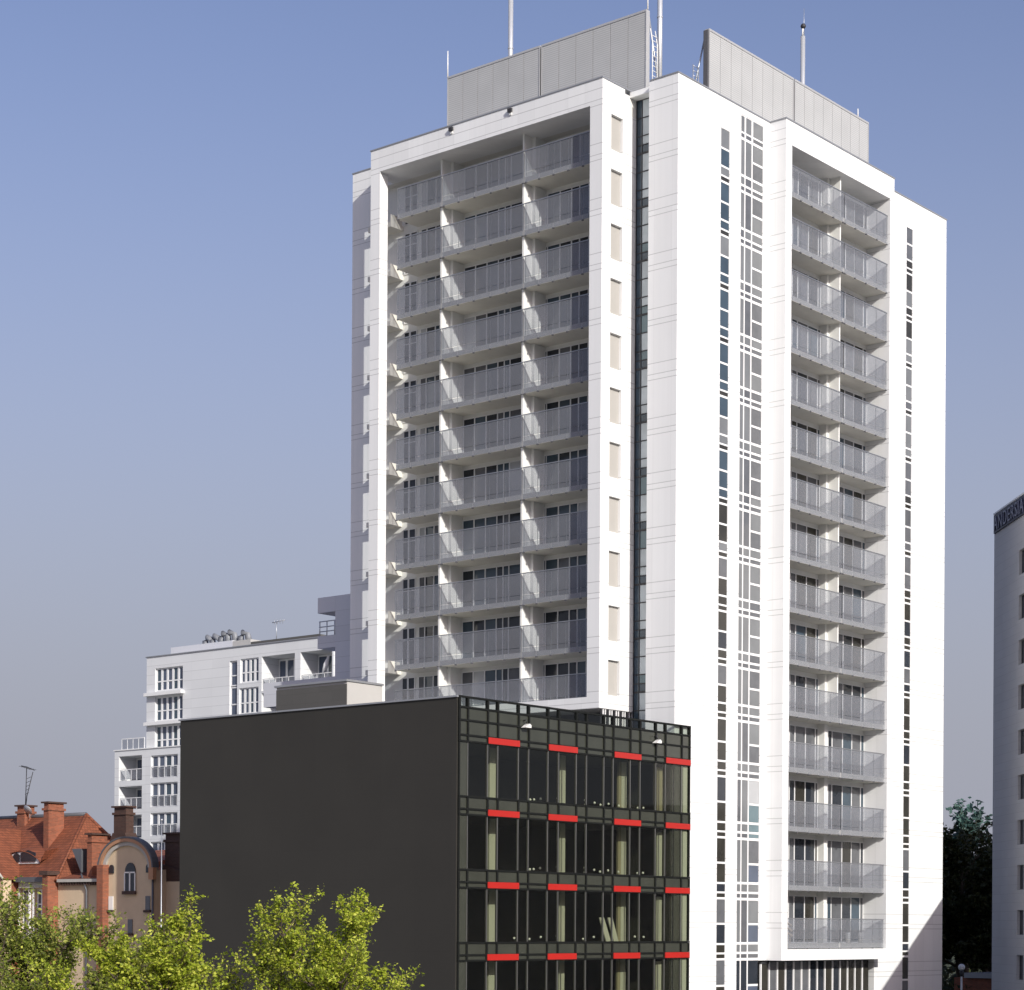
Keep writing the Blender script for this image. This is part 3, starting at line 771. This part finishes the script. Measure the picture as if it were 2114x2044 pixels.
for z0, z1 in ((14.9, 17.4), (11.9, 14.2), (8.9, 11.2), (5.9, 8.2)): far_window(168.6, 172.1, z0, z1, 3, False, x=X + 2.0)
for z0 in (23.55, 20.5): b = MB(); b.box(X - .5, X - .02, 162.4, 168.2, z0, z0 + .35, 'frame'); b.build('window_ledge', fa)
def far_rail(y0, y1, z0, x):
    b = MB(); n = max(2, round((y1 - y0) / 1.0))
    for i in range(n + 1): b.box(x, x + .05, y0 + (y1 - y0) * i / n - .03, y0 + (y1 - y0) * i / n + .03, z0, z0 + 1.1, 'frame')
    b.box(x - .02, x + .06, y0, y1, z0 + 1.1, z0 + 1.17, 'frame')
    for i in range(n): b.box(x + .01, x + .03, y0 + (y1 - y0) * i / n + .06, y0 + (y1 - y0) * (i + 1) / n - .06, z0 + .1, z0 + 1.05, 'frost')
    b.build('balcony_railing', fa)
for q in ((146.35, 150.9, 23.05, X + .1), (141.3, 145.4, 23.05, X + .1), (146.35, 150.9, 19.65, X + .1), (168.6, 172.1, 14.95, X - .3), (168.6, 172.1, 11.95, X - .3), (168.6, 172.1, 8.95, X - .3), (168.6, 172.1, 5.95, X - .3),
          (163.0, 167.0, 15.05, X - .38), (163.0, 167.0, 12.05, X - .38), (163.0, 167.0, 9.05, X - .38), (163.0, 167.0, 6.05, X - .38), (168.4, 172.0, 18.2, X - .2)): far_rail(*q)
# terrace furniture on the far balcony
t = thing('parasol', (X + 1.2, 143.3, 23.0), 'folded pale parasol leaning on the far white balcony beside the grey wing', 'parasol')
b = MB(); b.tube([(X + .9, 143.9, 23.05), (X + .9, 142.5, 25.9)], .04, 'galv', 6); b.build('pole', t)
b = MB(); b.tube([(X + .9, 143.35, 24.2), (X + .9, 142.9, 25.1), (X + .9, 142.5, 25.95)], [.1, .28, .08], 'frame', 8); b.build('canopy', t)
for y, lab in ((144.6, 'white garden chair on the far balcony, left of the folded parasol'), (143.0, 'white garden chair on the far balcony, under the folded parasol')):
    t = thing('garden_chair', (X + .9, y, 23.0), lab, 'chair', 'garden chairs on the far balcony')
    b = MB(); b.box(X + .7, X + 1.2, y - .25, y + .25, 23.43, 23.5, 'white_plastic'); b.build('seat', t)
    b = MB(); b.box(X + 1.15, X + 1.22, y - .25, y + .25, 23.52, 24.1, 'white_plastic'); b.build('backrest', t)
    for dx in (.74, 1.12):
        for dy in (-.2, .2): b = MB(); b.box(X + dx, X + dx + .05, y + dy - .025, y + dy + .025, 23.0, 23.42, 'white_plastic'); b.build('leg', t)
t = thing('satellite_dish', (X + 3, 151, 28.4), 'tiny grey aerial standing on the roof of the far white block', 'aerial')
b = MB(); b.tube([(X + 2.6, 151.6, 28.4), (X + 2.6, 151.6, 30.2)], .04, 'galv', 6); b.build('pole', t)
b = MB(); b.tube([(X + 2.6, 150.4, 30.3), (X + 2.6, 152.2, 30.2)], .05, 'galv', 6)
for i in range(4): b.tube([(X + 2.6, 150.7 + i * .4, 30.0), (X + 2.6, 150.7 + i * .4, 30.5)], .03, 'galv', 6)
b.build('boom', t)

# ------------------------------------------------------------------ old brick and plaster house
ho = thing('tenement_house', (83, 101, -8), 'old house with red tiled hip roof, brick chimneys and round topped beige gable', 'house')
w = MB()
w.wall('x', 79.3, 79.7, 97.2, 114, -8, 2.45, [(103.05, 103.95, -1.2, 2.0), (104.5, 105.4, -1.2, 2.0), (108.2, 109.1, -1.2, 2.0)], 'plaster')
w.box(79.7, 87, 97.2, 114, -8, 2.4, 'plaster'); w.box(80.05, 86.8, 91.35, 97.2, -8, 2.4, 'plaster')
w.build('wall', ho)
A = (82.9, 103.6, 6.75)
rf = MB()
rf.poly([(78.95, 101.45, 2.5), (78.95, 114, 2.5), (82.9, 114, 6.75), A, (86.9, 101.45, 2.5), (86.9, 114, 2.5)],
        [(0, 3, 2, 1), (0, 4, 3), (4, 5, 2, 3), (0, 1, 5, 4), (1, 2, 5)], 'roof_tile')
rf.poly([(79.0, 97.25, 2.62), (79.0, 101.4, 2.62), (86.8, 101.4, 4.6), (86.8, 97.25, 4.6), (86.8, 97.25, 2.62), (86.8, 101.4, 2.62)],
        [(0, 3, 2, 1), (0, 4, 3), (1, 2, 5), (0, 1, 5, 4), (3, 4, 5, 2)], 'roof_tile')
# cross wing on the left
rf.poly([(77.9, 105.2, 2.6), (77.9, 113, 2.6), (77.9, 109.1, 5.9), (83, 105.2, 2.6), (83, 113, 2.6), (83, 109.1, 5.9)],
        [(0, 2, 1), (0, 3, 5, 2), (1, 2, 5, 4), (3, 4, 5), (0, 1, 4, 3)], 'roof_tile')
rf.poly([(81.5, 91.4, 2.5), (86.5, 91.4, 2.5), (86.5, 97.0, 2.5), (81.5, 97.0, 2.5), (83.6, 94.2, 4.7)], [(0, 1, 4), (1, 2, 4), (2, 3, 4), (3, 0, 4), (0, 3, 2, 1)], 'roof_tile')
roof = rf.build('roof', ho)
b = MB(); b.tube([(82.9, 103.6, 6.76), (82.9, 114, 6.76)], .13, 'lead', 8)
b.tube([(82.9, 103.6, 6.76), (78.95, 101.45, 2.55)], .09, 'roof_tile', 6); b.tube([(82.9, 103.6, 6.76), (86.9, 101.45, 2.55)], .11, 'roof_tile', 6)
b.tube([(77.86, 109.1, 5.92), (77.86, 105.2, 2.62)], .07, 'stone_trim', 6)
b.build('ridge_capping', roof)
b = MB(); b.box(77.9, 78.5, 105.25, 112.9, -8, 2.55, 'plaster'); b.build('bay_wall', ho)
# eyebrow dormer
d = MB(); pf = []
for i in range(13):
    u = i / 12; y = 108.3 - u * 4.6; zz = 3.7 + .78 * math.sin(math.pi * min(1, u * 1.08)) ** .8 if u < .92 else 3.9 + (u - .92) * 6
    pf.append((y, zz))
top = [(79.85, y, zz) for y, zz in pf]; back = [(82.0, y, max(zz + .5, 4.6)) for y, zz in pf]
n = len(pf)
d.poly(top + back + [(a[0] - .05, a[1], a[2] - .09) for a in top], [(i, i + 1, n + i + 1, n + i) for i in range(n - 1)] + [(i + 1, i, 2 * n + i, 2 * n + i + 1) for i in range(n - 1)], 'roof_tile')
d.poly([(79.9, 107.9, 3.62), (79.9, 104.3, 3.62)] + [(79.9, y, zz - .12) for y, zz in reversed(pf[1:11])], [tuple(range(12))], 'frame')
dm = d.build('eyebrow_dormer', roof)
for y0, y1, hh in ((107.0, 107.65, .5), (106.25, 106.85, .58), (104.65, 106.1, .72)):
    b = MB(); b.prism([(y0, 3.74), (y1, 3.74), (y1, 3.74 + hh * .75), ((y0 + y1) / 2, 3.74 + hh), (y0, 3.74 + hh * .75)], 'x', 79.82, 79.88, 'g_dark'); b.build('window', dm) if False else b.build('dormer_window', roof)
# chimneys
def chimney(x0, x1, y0, y1, z0, z1, m='brick', cap=.12):
    b = MB(); b.box(x0, x1, y0, y1, z0, z1 - .55, m); b.box(x0 - .08, x1 + .08, y0 - .08, y1 + .08, z1 - .55, z1 - .4, m)
    b.box(x0 + .02, x1 - .02, y0 + .02, y1 - .02, z1 - .4, z1 - .1, m); b.box(x0 - cap, x1 + cap, y0 - cap, y1 + cap, z1 - .1, z1, 'brick_old')
    b.build('chimney', roof)
chimney(82.3, 83.1, 109.0, 109.8, 5.6, 7.5)
chimney(80.9, 82.1, 104.75, 105.25, 4.4, 7.5)
chimney(79.55, 80.75, 98.85, 99.3, 2.4, 5.35)
chimney(82.6, 83.2, 99.4, 100.55, 2.5, 7.15, 'brick_old')
b = MB(); b.prism([(99.0, 4.6), (101.0, 4.6), (100.55, 5.5), (99.4, 5.5)], 'x', 82.5, 83.4, 'brick_old'); b.build('chimney_base', roof)
chimney(80.2, 81.8, 91.45, 93.0, 2.4, 5.25, 'brick_old')  # shade on this stack is put into its darker brick
b = MB(); b.prism([(91.4, 1.0), (93.3, 1.0), (93.1, 3.4), (91.4, 3.0)], 'x', 80.06, 81.9, 'brick_old'); b.build('chimney_base', roof)
b = MB(); b.poly([(79.75, 100.1, 3.0), (79.75, 101.0, 4.45), (79.75, 100.1, 4.45), (81.2, 100.1, 3.2), (81.2, 101.0, 4.5), (81.2, 100.1, 4.5)], [(0, 1, 2), (3, 5, 4), (0, 3, 4, 1), (1, 4, 5, 2), (2, 5, 3, 0)], 'lead'); b.build('skylight', roof)
# cornice, gutters, pilasters
b = MB(); b.box(78.75, 79.3, 102.3, 105.2, 2.45, 2.75, 'lead'); b.box(79.0, 79.3, 102.3, 105.2, 2.1, 2.44, 'stone_trim'); b.build('cornice', ho)
b = MB(); b.box(78.95, 79.3, 97.3, 101.4, 2.42, 2.6, 'stone_trim')
for i in range(16): b.box(79.05, 79.3, 97.4 + i * .25, 97.54 + i * .25, 2.22, 2.41, 'brick_old')
b.build('cornice', ho)
for y0, y1, zt2, x0 in ((101.7, 102.2, 3.1, 78.5), (105.6, 106.4, 2.75, 77.4)):
    b = MB(); b.box(x0, 79.3, y0, y1, -8, zt2 - .25, 'brick'); b.box(x0 - .15, 79.3, y0 - .15, y1 + .15, zt2 - .25, zt2, 'brick_old'); b.build('pilaster', ho)
b = MB(); b.box(78.55, 79.3, 96.6, 97.15, -8, 3.4, 'brick'); b.build('pilaster', ho)
b = MB(); b.tube([(79.2, 99.4, 2.9), (79.1, 98.95, 2.3), (79.2, 98.9, 1.9), (79.2, 98.9, -8)], .06, 'lead', 8); b.build('downpipe', ho)
b = MB(); b.tube([(78.9, 92.55, 3.2), (78.9, 92.55, -8)], .06, 'lead', 8); b.build('downpipe', ho)
def arch(cy, hw, z0, zs, zt, n=14):
    return [(cy - hw, z0), (cy + hw, z0)] + [(cy + hw * math.cos(math.pi * i / n), zs + (zt - zs) * math.sin(math.pi * i / n)) for i in range(n + 1)]
g = MB(); g.prism(arch(94.85, 2.2, -8, 3.2, 4.75), 'x', 79.0, 79.4, 'plaster'); g.box(79.41, 80.04, 92.7, 97.0, -8, 3.1, 'plaster'); gb = g.build('gable', ho)
g = MB(); n = 20
def ring(r0, r1, x0, x1, m, z0=3.2):
    for i in range(n):
        a0, a1 = math.pi * i / n, math.pi * (i + 1) / n
        def P(r, a): return (94.85 + r[0] * math.cos(a), z0 + r[1] * math.sin(a))
        g.prism([P(r0, a0), P(r1, a0), P(r1, a1), P(r0, a1)], 'x', x0, x1, m)
ring((1.9, 1.3), (2.16, 1.52), 78.86, 79.0, 'stone_trim'); ring((2.17, 1.53), (2.38, 1.72), 78.74, 79.0, 'copper'); ring((2.39, 1.73), (2.5, 1.83), 78.72, 79.2, 'lead')
for s in (-1, 1):
    y = 94.85 + s * 2.3
    g.box(78.74, 79.0, y - .2, y + .2, 2.5, 3.19, 'copper')
g.build('gable_moulding', gb)
def gwin(cy, hw, z0, zs, zt, frame=True):
    b = MB(); b.prism(arch(cy, hw, z0, zs, zt, 10), 'x', 78.93, 78.99, 'g_dark'); wv = b.build('window', gb)
    if frame:
        b = MB(); b.box(78.90, 78.925, cy - .05, cy + .05, z0, zs, 'white_plastic'); b.box(78.90, 78.925, cy - hw, cy + hw, zs - .06, zs + .02, 'white_plastic')
        for s in (-1, 1): b.box(78.90, 78.925, cy + s * hw - .04, cy + s * hw + .04, z0, zs - .07, 'white_plastic')
        b.box(78.8, 78.92, cy - hw - .12, cy + hw + .12, z0 - .2, z0 - .01, 'brick_old')
        b.build('window_frame', gb)
gwin(94.6, .46, 1.85, 2.95, 3.5)
gwin(96.3, .2, 2.9, 3.2, 3.4, False); gwin(93.0, .2, 2.9, 3.2, 3.4, False)
for y, z in ((96.35, .75), (93.05, .75), (94.6, -.6)):
    b = MB(); b.box(78.95, 78.99, y - .2, y + .2, z, z + .8, 'white_plastic' if y > 96 else 'g_curtain'); b.box(78.85, 78.99, y - .28, y + .28, z - .15, z - .01, 'brick_old'); b.build('window', gb)
for y0, y1 in ((103.05, 103.95), (104.5, 105.4), (108.2, 109.1)):
    b = window_mesh('x', .08, [(y0 + .1, y0 + .42), (y0 + .5, y1 - .1)], -1.2, 2.0, ['g_dark', 'g_curtain'], bar=.08, A=y0, B=y1, transom=(1.1,))
    inst('window', b.mesh('window'), (79.55, 0, 0), ho)
    b = MB(); b.box(79.2, 79.29, y0 - .15, y0 - .01, -1.2, 2.1, 'frame'); b.box(79.2, 79.29, y1 + .01, y1 + .15, -1.2, 2.1, 'frame'); b.build('window_surround', ho)
# aerial and dish
t = thing('tv_aerial', (82.7, 109.3, 7.5), 'thin dark television aerial with two arms on the leftmost chimney', 'aerial')
b = MB(); b.tube([(82.7, 109.4, 7.5), (82.7, 109.3, 8.1), (82.7, 108.7, 9.6)], .03, 'dark_metal', 6); b.tube([(82.7, 109.45, 7.5), (82.7, 109.35, 9.9)], .03, 'dark_metal', 6); b.build('pole', t)
b = MB(); b.tube([(82.7, 109.9, 10.05), (82.7, 109.3, 9.95), (82.7, 108.55, 9.7)], .025, 'dark_metal', 6)
for i in range(5): b.tube([(82.4, 109.75 - i * .25, 10.0 - i * .06), (83.0, 109.75 - i * .25, 10.0 - i * .06)], .015, 'dark_metal', 5)
for i in range(5): b.tube([(82.7, 109.5 - i * .05, 8.2 + i * .25), (82.7, 109.1 - i * .05, 8.3 + i * .25)], .015, 'dark_metal', 5)
b.build('boom', t)
t = thing('satellite_dish', (82.4, 108.7, 7.2), 'small grey satellite dish beside the chimney with the aerial', 'satellite dish')
b = MB()
for i in range(6): b.tube([(82.2 + .02 * i, 108.55, 7.15), (82.215 + .02 * i, 108.55, 7.16)], .34 - .05 * i, 'galv', 16)
b.build('dish', t)
b = MB(); b.tube([(82.4, 108.6, 6.6), (82.4, 108.6, 7.2)], .03, 'galv', 6); b.build('pole', t)

# ------------------------------------------------------------------ hotel block on the right, turned from the tower
hr = thing('hotel_building', (132.86, 67.02, -8), 'grey clad block in shade at the right edge with a navy sign under its roof', 'building')
hr.rotation_euler = (0, 0, math.radians(222.4))
def hb(b, name, parent=hr):
    me = b.mesh(name, (0, 0, 0), 0); o = bpy.data.objects.new(name, me); C.objects.link(o); o.parent = parent; return o
HT = 36.75
b = MB()
rows = [25.2 + 8 - 3.0 * k for k in range(11)]
hh = [(x, x + 1.5, z - 1.65, z) for x in (6.0, 10.2, 14.4) for z in rows if z > 2]
b.wall('y', 0, .3, 0, 18, 0, HT, hh, 'hotel'); b.box(0, 18, .3, 42, 0, HT, 'hotel'); hb(b, 'wall')
b = MB(); b.box(18.02, 48, 0, 40, 0, 16.1, 'hotel'); hb(b, 'lower_wing')
b = MB(); b.box(-.05, 18.05, -.06, .4, HT, HT + .12, 'frame'); hb(b, 'coping')
wm = window_mesh('y', .06, [(.08, .7), (.8, 1.42)], 0, 1.65, ['g_dark', 'g_dark'], frame='bracket', bar=.06, A=0, B=1.5).mesh('window')
for x0, x1, z0, z1 in hh:
    o = bpy.data.objects.new('window', wm); C.objects.link(o); o.parent = hr; o.location = (x0, .26, z0)
b = MB(); b.box(.25, 17.8, -.12, -.005, HT - 1.35, HT - .1, 'navy'); sign = hb(b, 'sign')
fc = bpy.data.curves.new('lettering', 'FONT'); fc.body = 'ANDERSIA'; fc.size = 1.35; fc.extrude = .03; fc.space_character = 1.15
tmp = bpy.data.objects.new('lettering_tmp', fc); C.objects.link(tmp)
bpy.context.view_layer.update()
tm = bpy.data.meshes.new_from_object(tmp.evaluated_get(bpy.context.evaluated_depsgraph_get()))
bpy.data.objects.remove(tmp); tm.materials.clear(); tm.materials.append(M['letters'])
lo = bpy.data.objects.new('lettering', tm); C.objects.link(lo); lo.parent = sign
lo.rotation_euler = (math.radians(90), 0, 0); lo.location = (.5, -.16, HT - 1.2)

# ------------------------------------------------------------------ ground, street furniture
b = MB(); b.box(-400, 900, -400, 900, -8.3, -8.0, 'grass'); b.build('ground', None, kind='structure')
b = MB(); b.box(44, 160, 52, 61, -7.996, -7.99, 'asphalt'); b.build('road', None, kind='structure')
b = MB(); b.box(44, 160, 61, 65.2, -8.0, -7.87, 'paving'); b.build('pavement', None, kind='structure')
M['lawn'] = plain('lawn_grass', (.035, .045, .014), .95, var=.5, scale=2)
b = MB(); b.box(124, 900, 66, 900, -7.996, -7.985, 'lawn'); b.build('lawn', None, kind='structure')
t = thing('street_lamp', (136.05, 71.0, -8), 'white globe street lamp on a pale post before the dark trees', 'street lamp')
b = MB(); b.tube([(136.05, 71.0, -8), (136.05, 71.0, -3.5)], [.09, .07], 'white_plastic', 8); b.build('post', t)
b = MB(); b.tube([(136.05, 71.0, -3.5), (136.05, 71.0, -3.1)], [.1, .16], 'dark_metal', 8); b.build('collar', t)
b = MB(); b.ball((136.05, 71.0, -2.85), .25, 'globe_white', 8); b.build('globe', t)
t = thing('brick_shed', (150, 76, -8), 'low red brick shed with a grey flat roof under the dark trees', 'shed')
b = MB(); b.box(147.5, 152, 74.0, 77.6, -8, -3.9, 'brick'); b.build('wall', t)
b = MB(); b.box(147.2, 152.3, 73.7, 76.6, -3.9, -3.5, 'coping'); b.build('roof', t)
b = MB(); b.box(147.45, 147.49, 76, 77, -8, -5.9, 'wood'); b.build('door', t)
t = thing('flag_pole', (66.1, 76.9, -8), 'thin grey pole rising in front of the dark office left end', 'pole')
b = MB(); b.tube([(66.1, 76.9, -8), (66.1, 76.9, 4.9)], [.04, .022], 'galv', 8); b.build('shaft', t)
b = MB(); b.tube([(66.1, 76.9, 4.9), (66.1, 76.9, 5.0)], .06, 'galv', 8); b.build('cap', t)

# ------------------------------------------------------------------ trees
def tree(name, base, height, crown_r, crown_z, leafm, lab, group, leaf=.13, nl=9000, limbs=9, seed=1, squash=1.0, twig=1.0, cat='tree', spread=.5):
    rnd = random.Random(seed)
    bx, by, bz = base
    root = thing(name, base, lab, cat, group)
    wd = MB(); tips = []
    tr = height * .016 + .04
    hz = bz + crown_z * .62
    trunk = [(bx, by, bz), (bx + rnd.uniform(-.15, .15), by + rnd.uniform(-.15, .15), bz + crown_z * .35), (bx + rnd.uniform(-.25, .25), by + rnd.uniform(-.25, .25), hz), (bx + rnd.uniform(-.2, .2), by + rnd.uniform(-.2, .2), bz + crown_z), (bx + rnd.uniform(-.3, .3), by + rnd.uniform(-.3, .3), bz + height * .93)]
    wd.tube(trunk, [tr * 1.3, tr, tr * .8, tr * .5, tr * .12], 'bark', 8)
    tv = [Vector(p) for p in trunk]
    def along(t):
        k = min(int(t * 4), 3); f = t * 4 - k
        return tv[k].lerp(tv[k + 1], f)
    def grow(p, d, L, r, lev):
        pts = [p]; n = 4
        for i in range(n):
            d = (d + Vector((rnd.uniform(-.28, .28), rnd.uniform(-.28, .28), rnd.uniform(-.12, .25)))).normalized()
            pts.append(pts[-1] + d * L / n)
        if r > .006: wd.tube(pts, [r * (1 - .8 * i / n) for i in range(n + 1)], 'bark', 5, cap=False)
        if lev >= 2:
            for i in range(1, n + 1): tips.append((pts[i], d, L / n))
            return
        for i in range(1, n + 1):
            for _ in range(3 if lev == 0 else 3):
                a = rnd.uniform(0, 2 * math.pi)
                side = Vector((math.cos(a), math.sin(a), rnd.uniform(-.25, .8)))
                nd = (d * .7 + side * .9).normalized()
                grow(pts[i], nd, L * rnd.uniform(.32, .55) * (1.0 if lev == 0 else .9) * twig, r * .42, lev + 1)
    for i in range(limbs):
        t = .45 + .5 * i / limbs
        a = i * 2.4 + rnd.uniform(-.4, .4)
        p = along(t); frac = (t - .45) / .5
        out = Vector((math.cos(a), math.sin(a), .35 + spread * 1.5 * frac)).normalized()
        grow(p, out, crown_r * (1.0 - .3 * frac) * rnd.uniform(.7, 1.3), tr * .42, 0)
    grow(tv[3], Vector((0, 0, 1)), height * .93 - crown_z, tr * .4, 0)
    wd.build('trunk', root)
    lf = MB(); per = max(1, nl // max(1, len(tips)))
    vs = []; fs = []
    for p, d, L in tips:
        for _ in range(per):
            q = p + Vector((rnd.gauss(0, 1), rnd.gauss(0, 1), rnd.gauss(0, 1))) * L * .55
            u = Vector((rnd.gauss(0, 1), rnd.gauss(0, 1), rnd.gauss(0, .6))).normalized(); v = u.orthogonal().normalized()
            v.rotate(Matrix.Rotation(rnd.uniform(0, 6.28), 3, u)); nn = u.cross(v)
            s = leaf * rnd.choice((.5, .7, .9, 1.0, 1.2, 1.5)) * rnd.uniform(.85, 1.15); o = len(vs)
            vs += [q, q + u * s * .5 + v * s * .3 + nn * s * .07, q + u * s, q + u * s * .5 - v * s * .3 + nn * s * .07]
            fs += [(o, o + 1, o + 2), (o, o + 2, o + 3)]
    me = bpy.data.meshes.new('crown'); off = wloc(root)
    me.from_pydata([(a.x - off.x, a.y - off.y, a.z + E - off.z) for a in vs], [], fs)
    me.materials.append(M[leafm]); me.update()
    o = bpy.data.objects.new('crown', me); C.objects.link(o); o.parent = root
    return root
G1 = 'leafy trees in the foreground'
tree('broadleaf_tree', (41.35, 40.95, -8), 7.35, 3.2, 4.8, 'leaf_bright', 'yellow green leafy tree in front of the dark office wall', G1, .088, 54000, 11, 3)
tree('broadleaf_tree', (36.8, 43.05, -8), 6.95, 2.75, 4.6, 'leaf_bright', 'bright green leafy tree below the round topped house gable', G1, .088, 50000, 11, 11)
tree('broadleaf_tree', (39.4, 52.0, -8), 7.5, 3.1, 4.8, 'leaf_mid', 'duller green leafy tree at the left edge before the old house', G1, .092, 52000, 12, 23)
tree('broadleaf_tree', (41.2, 49.3, -8), 7.1, 2.3, 4.6, 'leaf_mid', 'low olive green tree filling the gap before the brick pilaster', G1, .12, 15000, 10, 31)
tree('broadleaf_tree', (40.6, 45.2, -8), 6.3, 2.0, 4.2, 'leaf_bright', 'small green tree low in the gap between the two bright trees', G1, .12, 12000, 10, 37)
G2 = 'dark trees between tower and hotel'
spots2 = [(150, 84, 14.9, 'leaf_dark', 'dark green tree right beside the white tower edge'), (157, 82, 15.6, 'leaf_dark', 'dark green tree behind the globe street lamp'),
          (155, 78.2, 14.6, 'leaf_dark', 'dark green tree standing over the brick shed'), (163, 90, 16.2, 'leaf_dark', 'tall dark tree farther back behind the others near the tower'),
          (166, 84.5, 16.0, 'leaf_dark', 'tall dark tree farther back beside the grey hotel edge'), (172, 89.3, 18.0, 'leaf_blue', 'blue green tree top rising above the dark trees')]
for i, (x, y, h, lm, lab) in enumerate(spots2):
    tree('forest_tree', (x, y, -8), h - .5, 3.6, h * .5, lm, lab, G2, .5 if lm == 'leaf_blue' else .38, 24000 if lm == 'leaf_blue' else 17000, 13, 40 + i)
b = MB()
rnd = random.Random(5); vs = []; fs = []
for k in range(9000):
    q = Vector((rnd.uniform(178, 192), rnd.uniform(84, 112), rnd.uniform(-8, 7.0 + rnd.uniform(-1, 1.0))))
    u = Vector((rnd.gauss(0, 1), rnd.gauss(0, 1), rnd.gauss(0, 1))).normalized(); v = u.orthogonal().normalized(); s = rnd.uniform(.4, .9); o = len(vs)
    vs += [q, q + u * s * .5 + v * s * .35, q + u * s, q + u * s * .5 - v * s * .35]; fs += [(o, o + 1, o + 2, o + 3)]
b.poly(vs, fs, 'leaf_dark'); b.build('wood', None, kind='stuff')
b = MB(); vs = []; fs = []
for k in range(9000):
    t = rnd.random(); q = Vector((144 + 18 * t + rnd.uniform(-2, 3), 84 + rnd.uniform(-8.5, 9) + 3 * t, -8 + rnd.random() ** 1.3 * 3.6))
    if q.x < 146.5 and q.y < 79: continue
    u = Vector((rnd.gauss(0, 1), rnd.gauss(0, 1), rnd.gauss(0, 1))).normalized(); v = u.orthogonal().normalized(); s = rnd.uniform(.25, .6); o = len(vs)
    vs += [q, q + u * s * .5 + v * s * .35, q + u * s, q + u * s * .5 - v * s * .35]; fs += [(o, o + 1, o + 2, o + 3)]
b.poly(vs, fs, 'leaf_dark'); b.build('undergrowth', None, kind='stuff')

# ------------------------------------------------------------------ light, sky, camera
SUN = Vector((-.42, -1.0, .50)).normalized()
el = math.asin(SUN.z); az = math.atan2(SUN.y, SUN.x)
wd = bpy.data.worlds.new('World'); SC.world = wd; wd.use_nodes = True
nt = wd.node_tree; nt.nodes.clear()
o = nt.nodes.new('ShaderNodeOutputWorld'); bg = nt.nodes.new('ShaderNodeBackground')
sk = nt.nodes.new('ShaderNodeTexSky'); sk.sky_type = 'NISHITA'; sk.sun_disc = False
sk.sun_elevation = el; sk.sun_rotation = math.pi / 2 - az
sk.altitude = 100; sk.air_density = 1.0; sk.dust_density = 2.0; sk.ozone_density = 3.0
bg.inputs[1].default_value = .112
# city haze lying along the horizon
tc = nt.nodes.new('ShaderNodeTexCoord'); sx = nt.nodes.new('ShaderNodeSeparateXYZ'); nt.links.new(tc.outputs['Generated'], sx.inputs[0])
mr = nt.nodes.new('ShaderNodeMapRange'); mr.interpolation_type = 'SMOOTHSTEP'
for k, v in ((1, .03), (2, .44), (3, 1.0), (4, 0.0)): mr.inputs[k].default_value = v
nt.links.new(sx.outputs['Z'], mr.inputs[0])
tint = mix_rgb(nt, 1.0, sk.outputs[0], (1.22, .97, 1.0), 'MULTIPLY')
nt.links.new(mix_rgb(nt, mr.outputs[0], tint, (2.62, 2.71, 3.20)), bg.inputs[0])
nt.links.new(bg.outputs[0], o.inputs[0])
sl = bpy.data.lights.new('sun', 'SUN'); sl.energy = 3.75; sl.angle = math.radians(.5); sl.color = (1.0, .982, .905)
so = bpy.data.objects.new('sun', sl); C.objects.link(so); so.rotation_euler = SUN.to_track_quat('Z', 'Y').to_euler()
so.location = (0, -50, 100)
yaw = math.radians(39.752); roll = math.radians(.3434)
F = Vector((math.cos(yaw), math.sin(yaw), 0)); Rr = Vector((math.sin(yaw), -math.cos(yaw), 0)); U = Vector((0, 0, 1))
r2 = Rr * math.cos(roll) + U * math.sin(roll); u2 = -Rr * math.sin(roll) + U * math.cos(roll)
cam = bpy.data.cameras.new('camera'); co = bpy.data.objects.new('camera', cam); C.objects.link(co)
co.matrix_world = Matrix(((r2.x, u2.x, -F.x, 0), (r2.y, u2.y, -F.y, 0), (r2.z, u2.z, -F.z, E), (0, 0, 0, 1)))
cam.sensor_fit = 'HORIZONTAL'; cam.sensor_width = 36; cam.lens = 4297.5 / 2114 * 36
cam.shift_y = (1909.8 - 1022) / 2114; cam.clip_end = 3000; cam.clip_start = .5
SC.camera = co
SC.view_settings.view_transform = 'Standard'; SC.view_settings.look = 'None'
SC.view_settings.exposure = .30; SC.view_settings.gamma = 1
SC.render.engine = 'CYCLES'
SC.cycles.max_bounces = 8; SC.cycles.transparent_max_bounces = 24; SC.cycles.sample_clamp_indirect = 4
SC.cycles.caustics_reflective = False
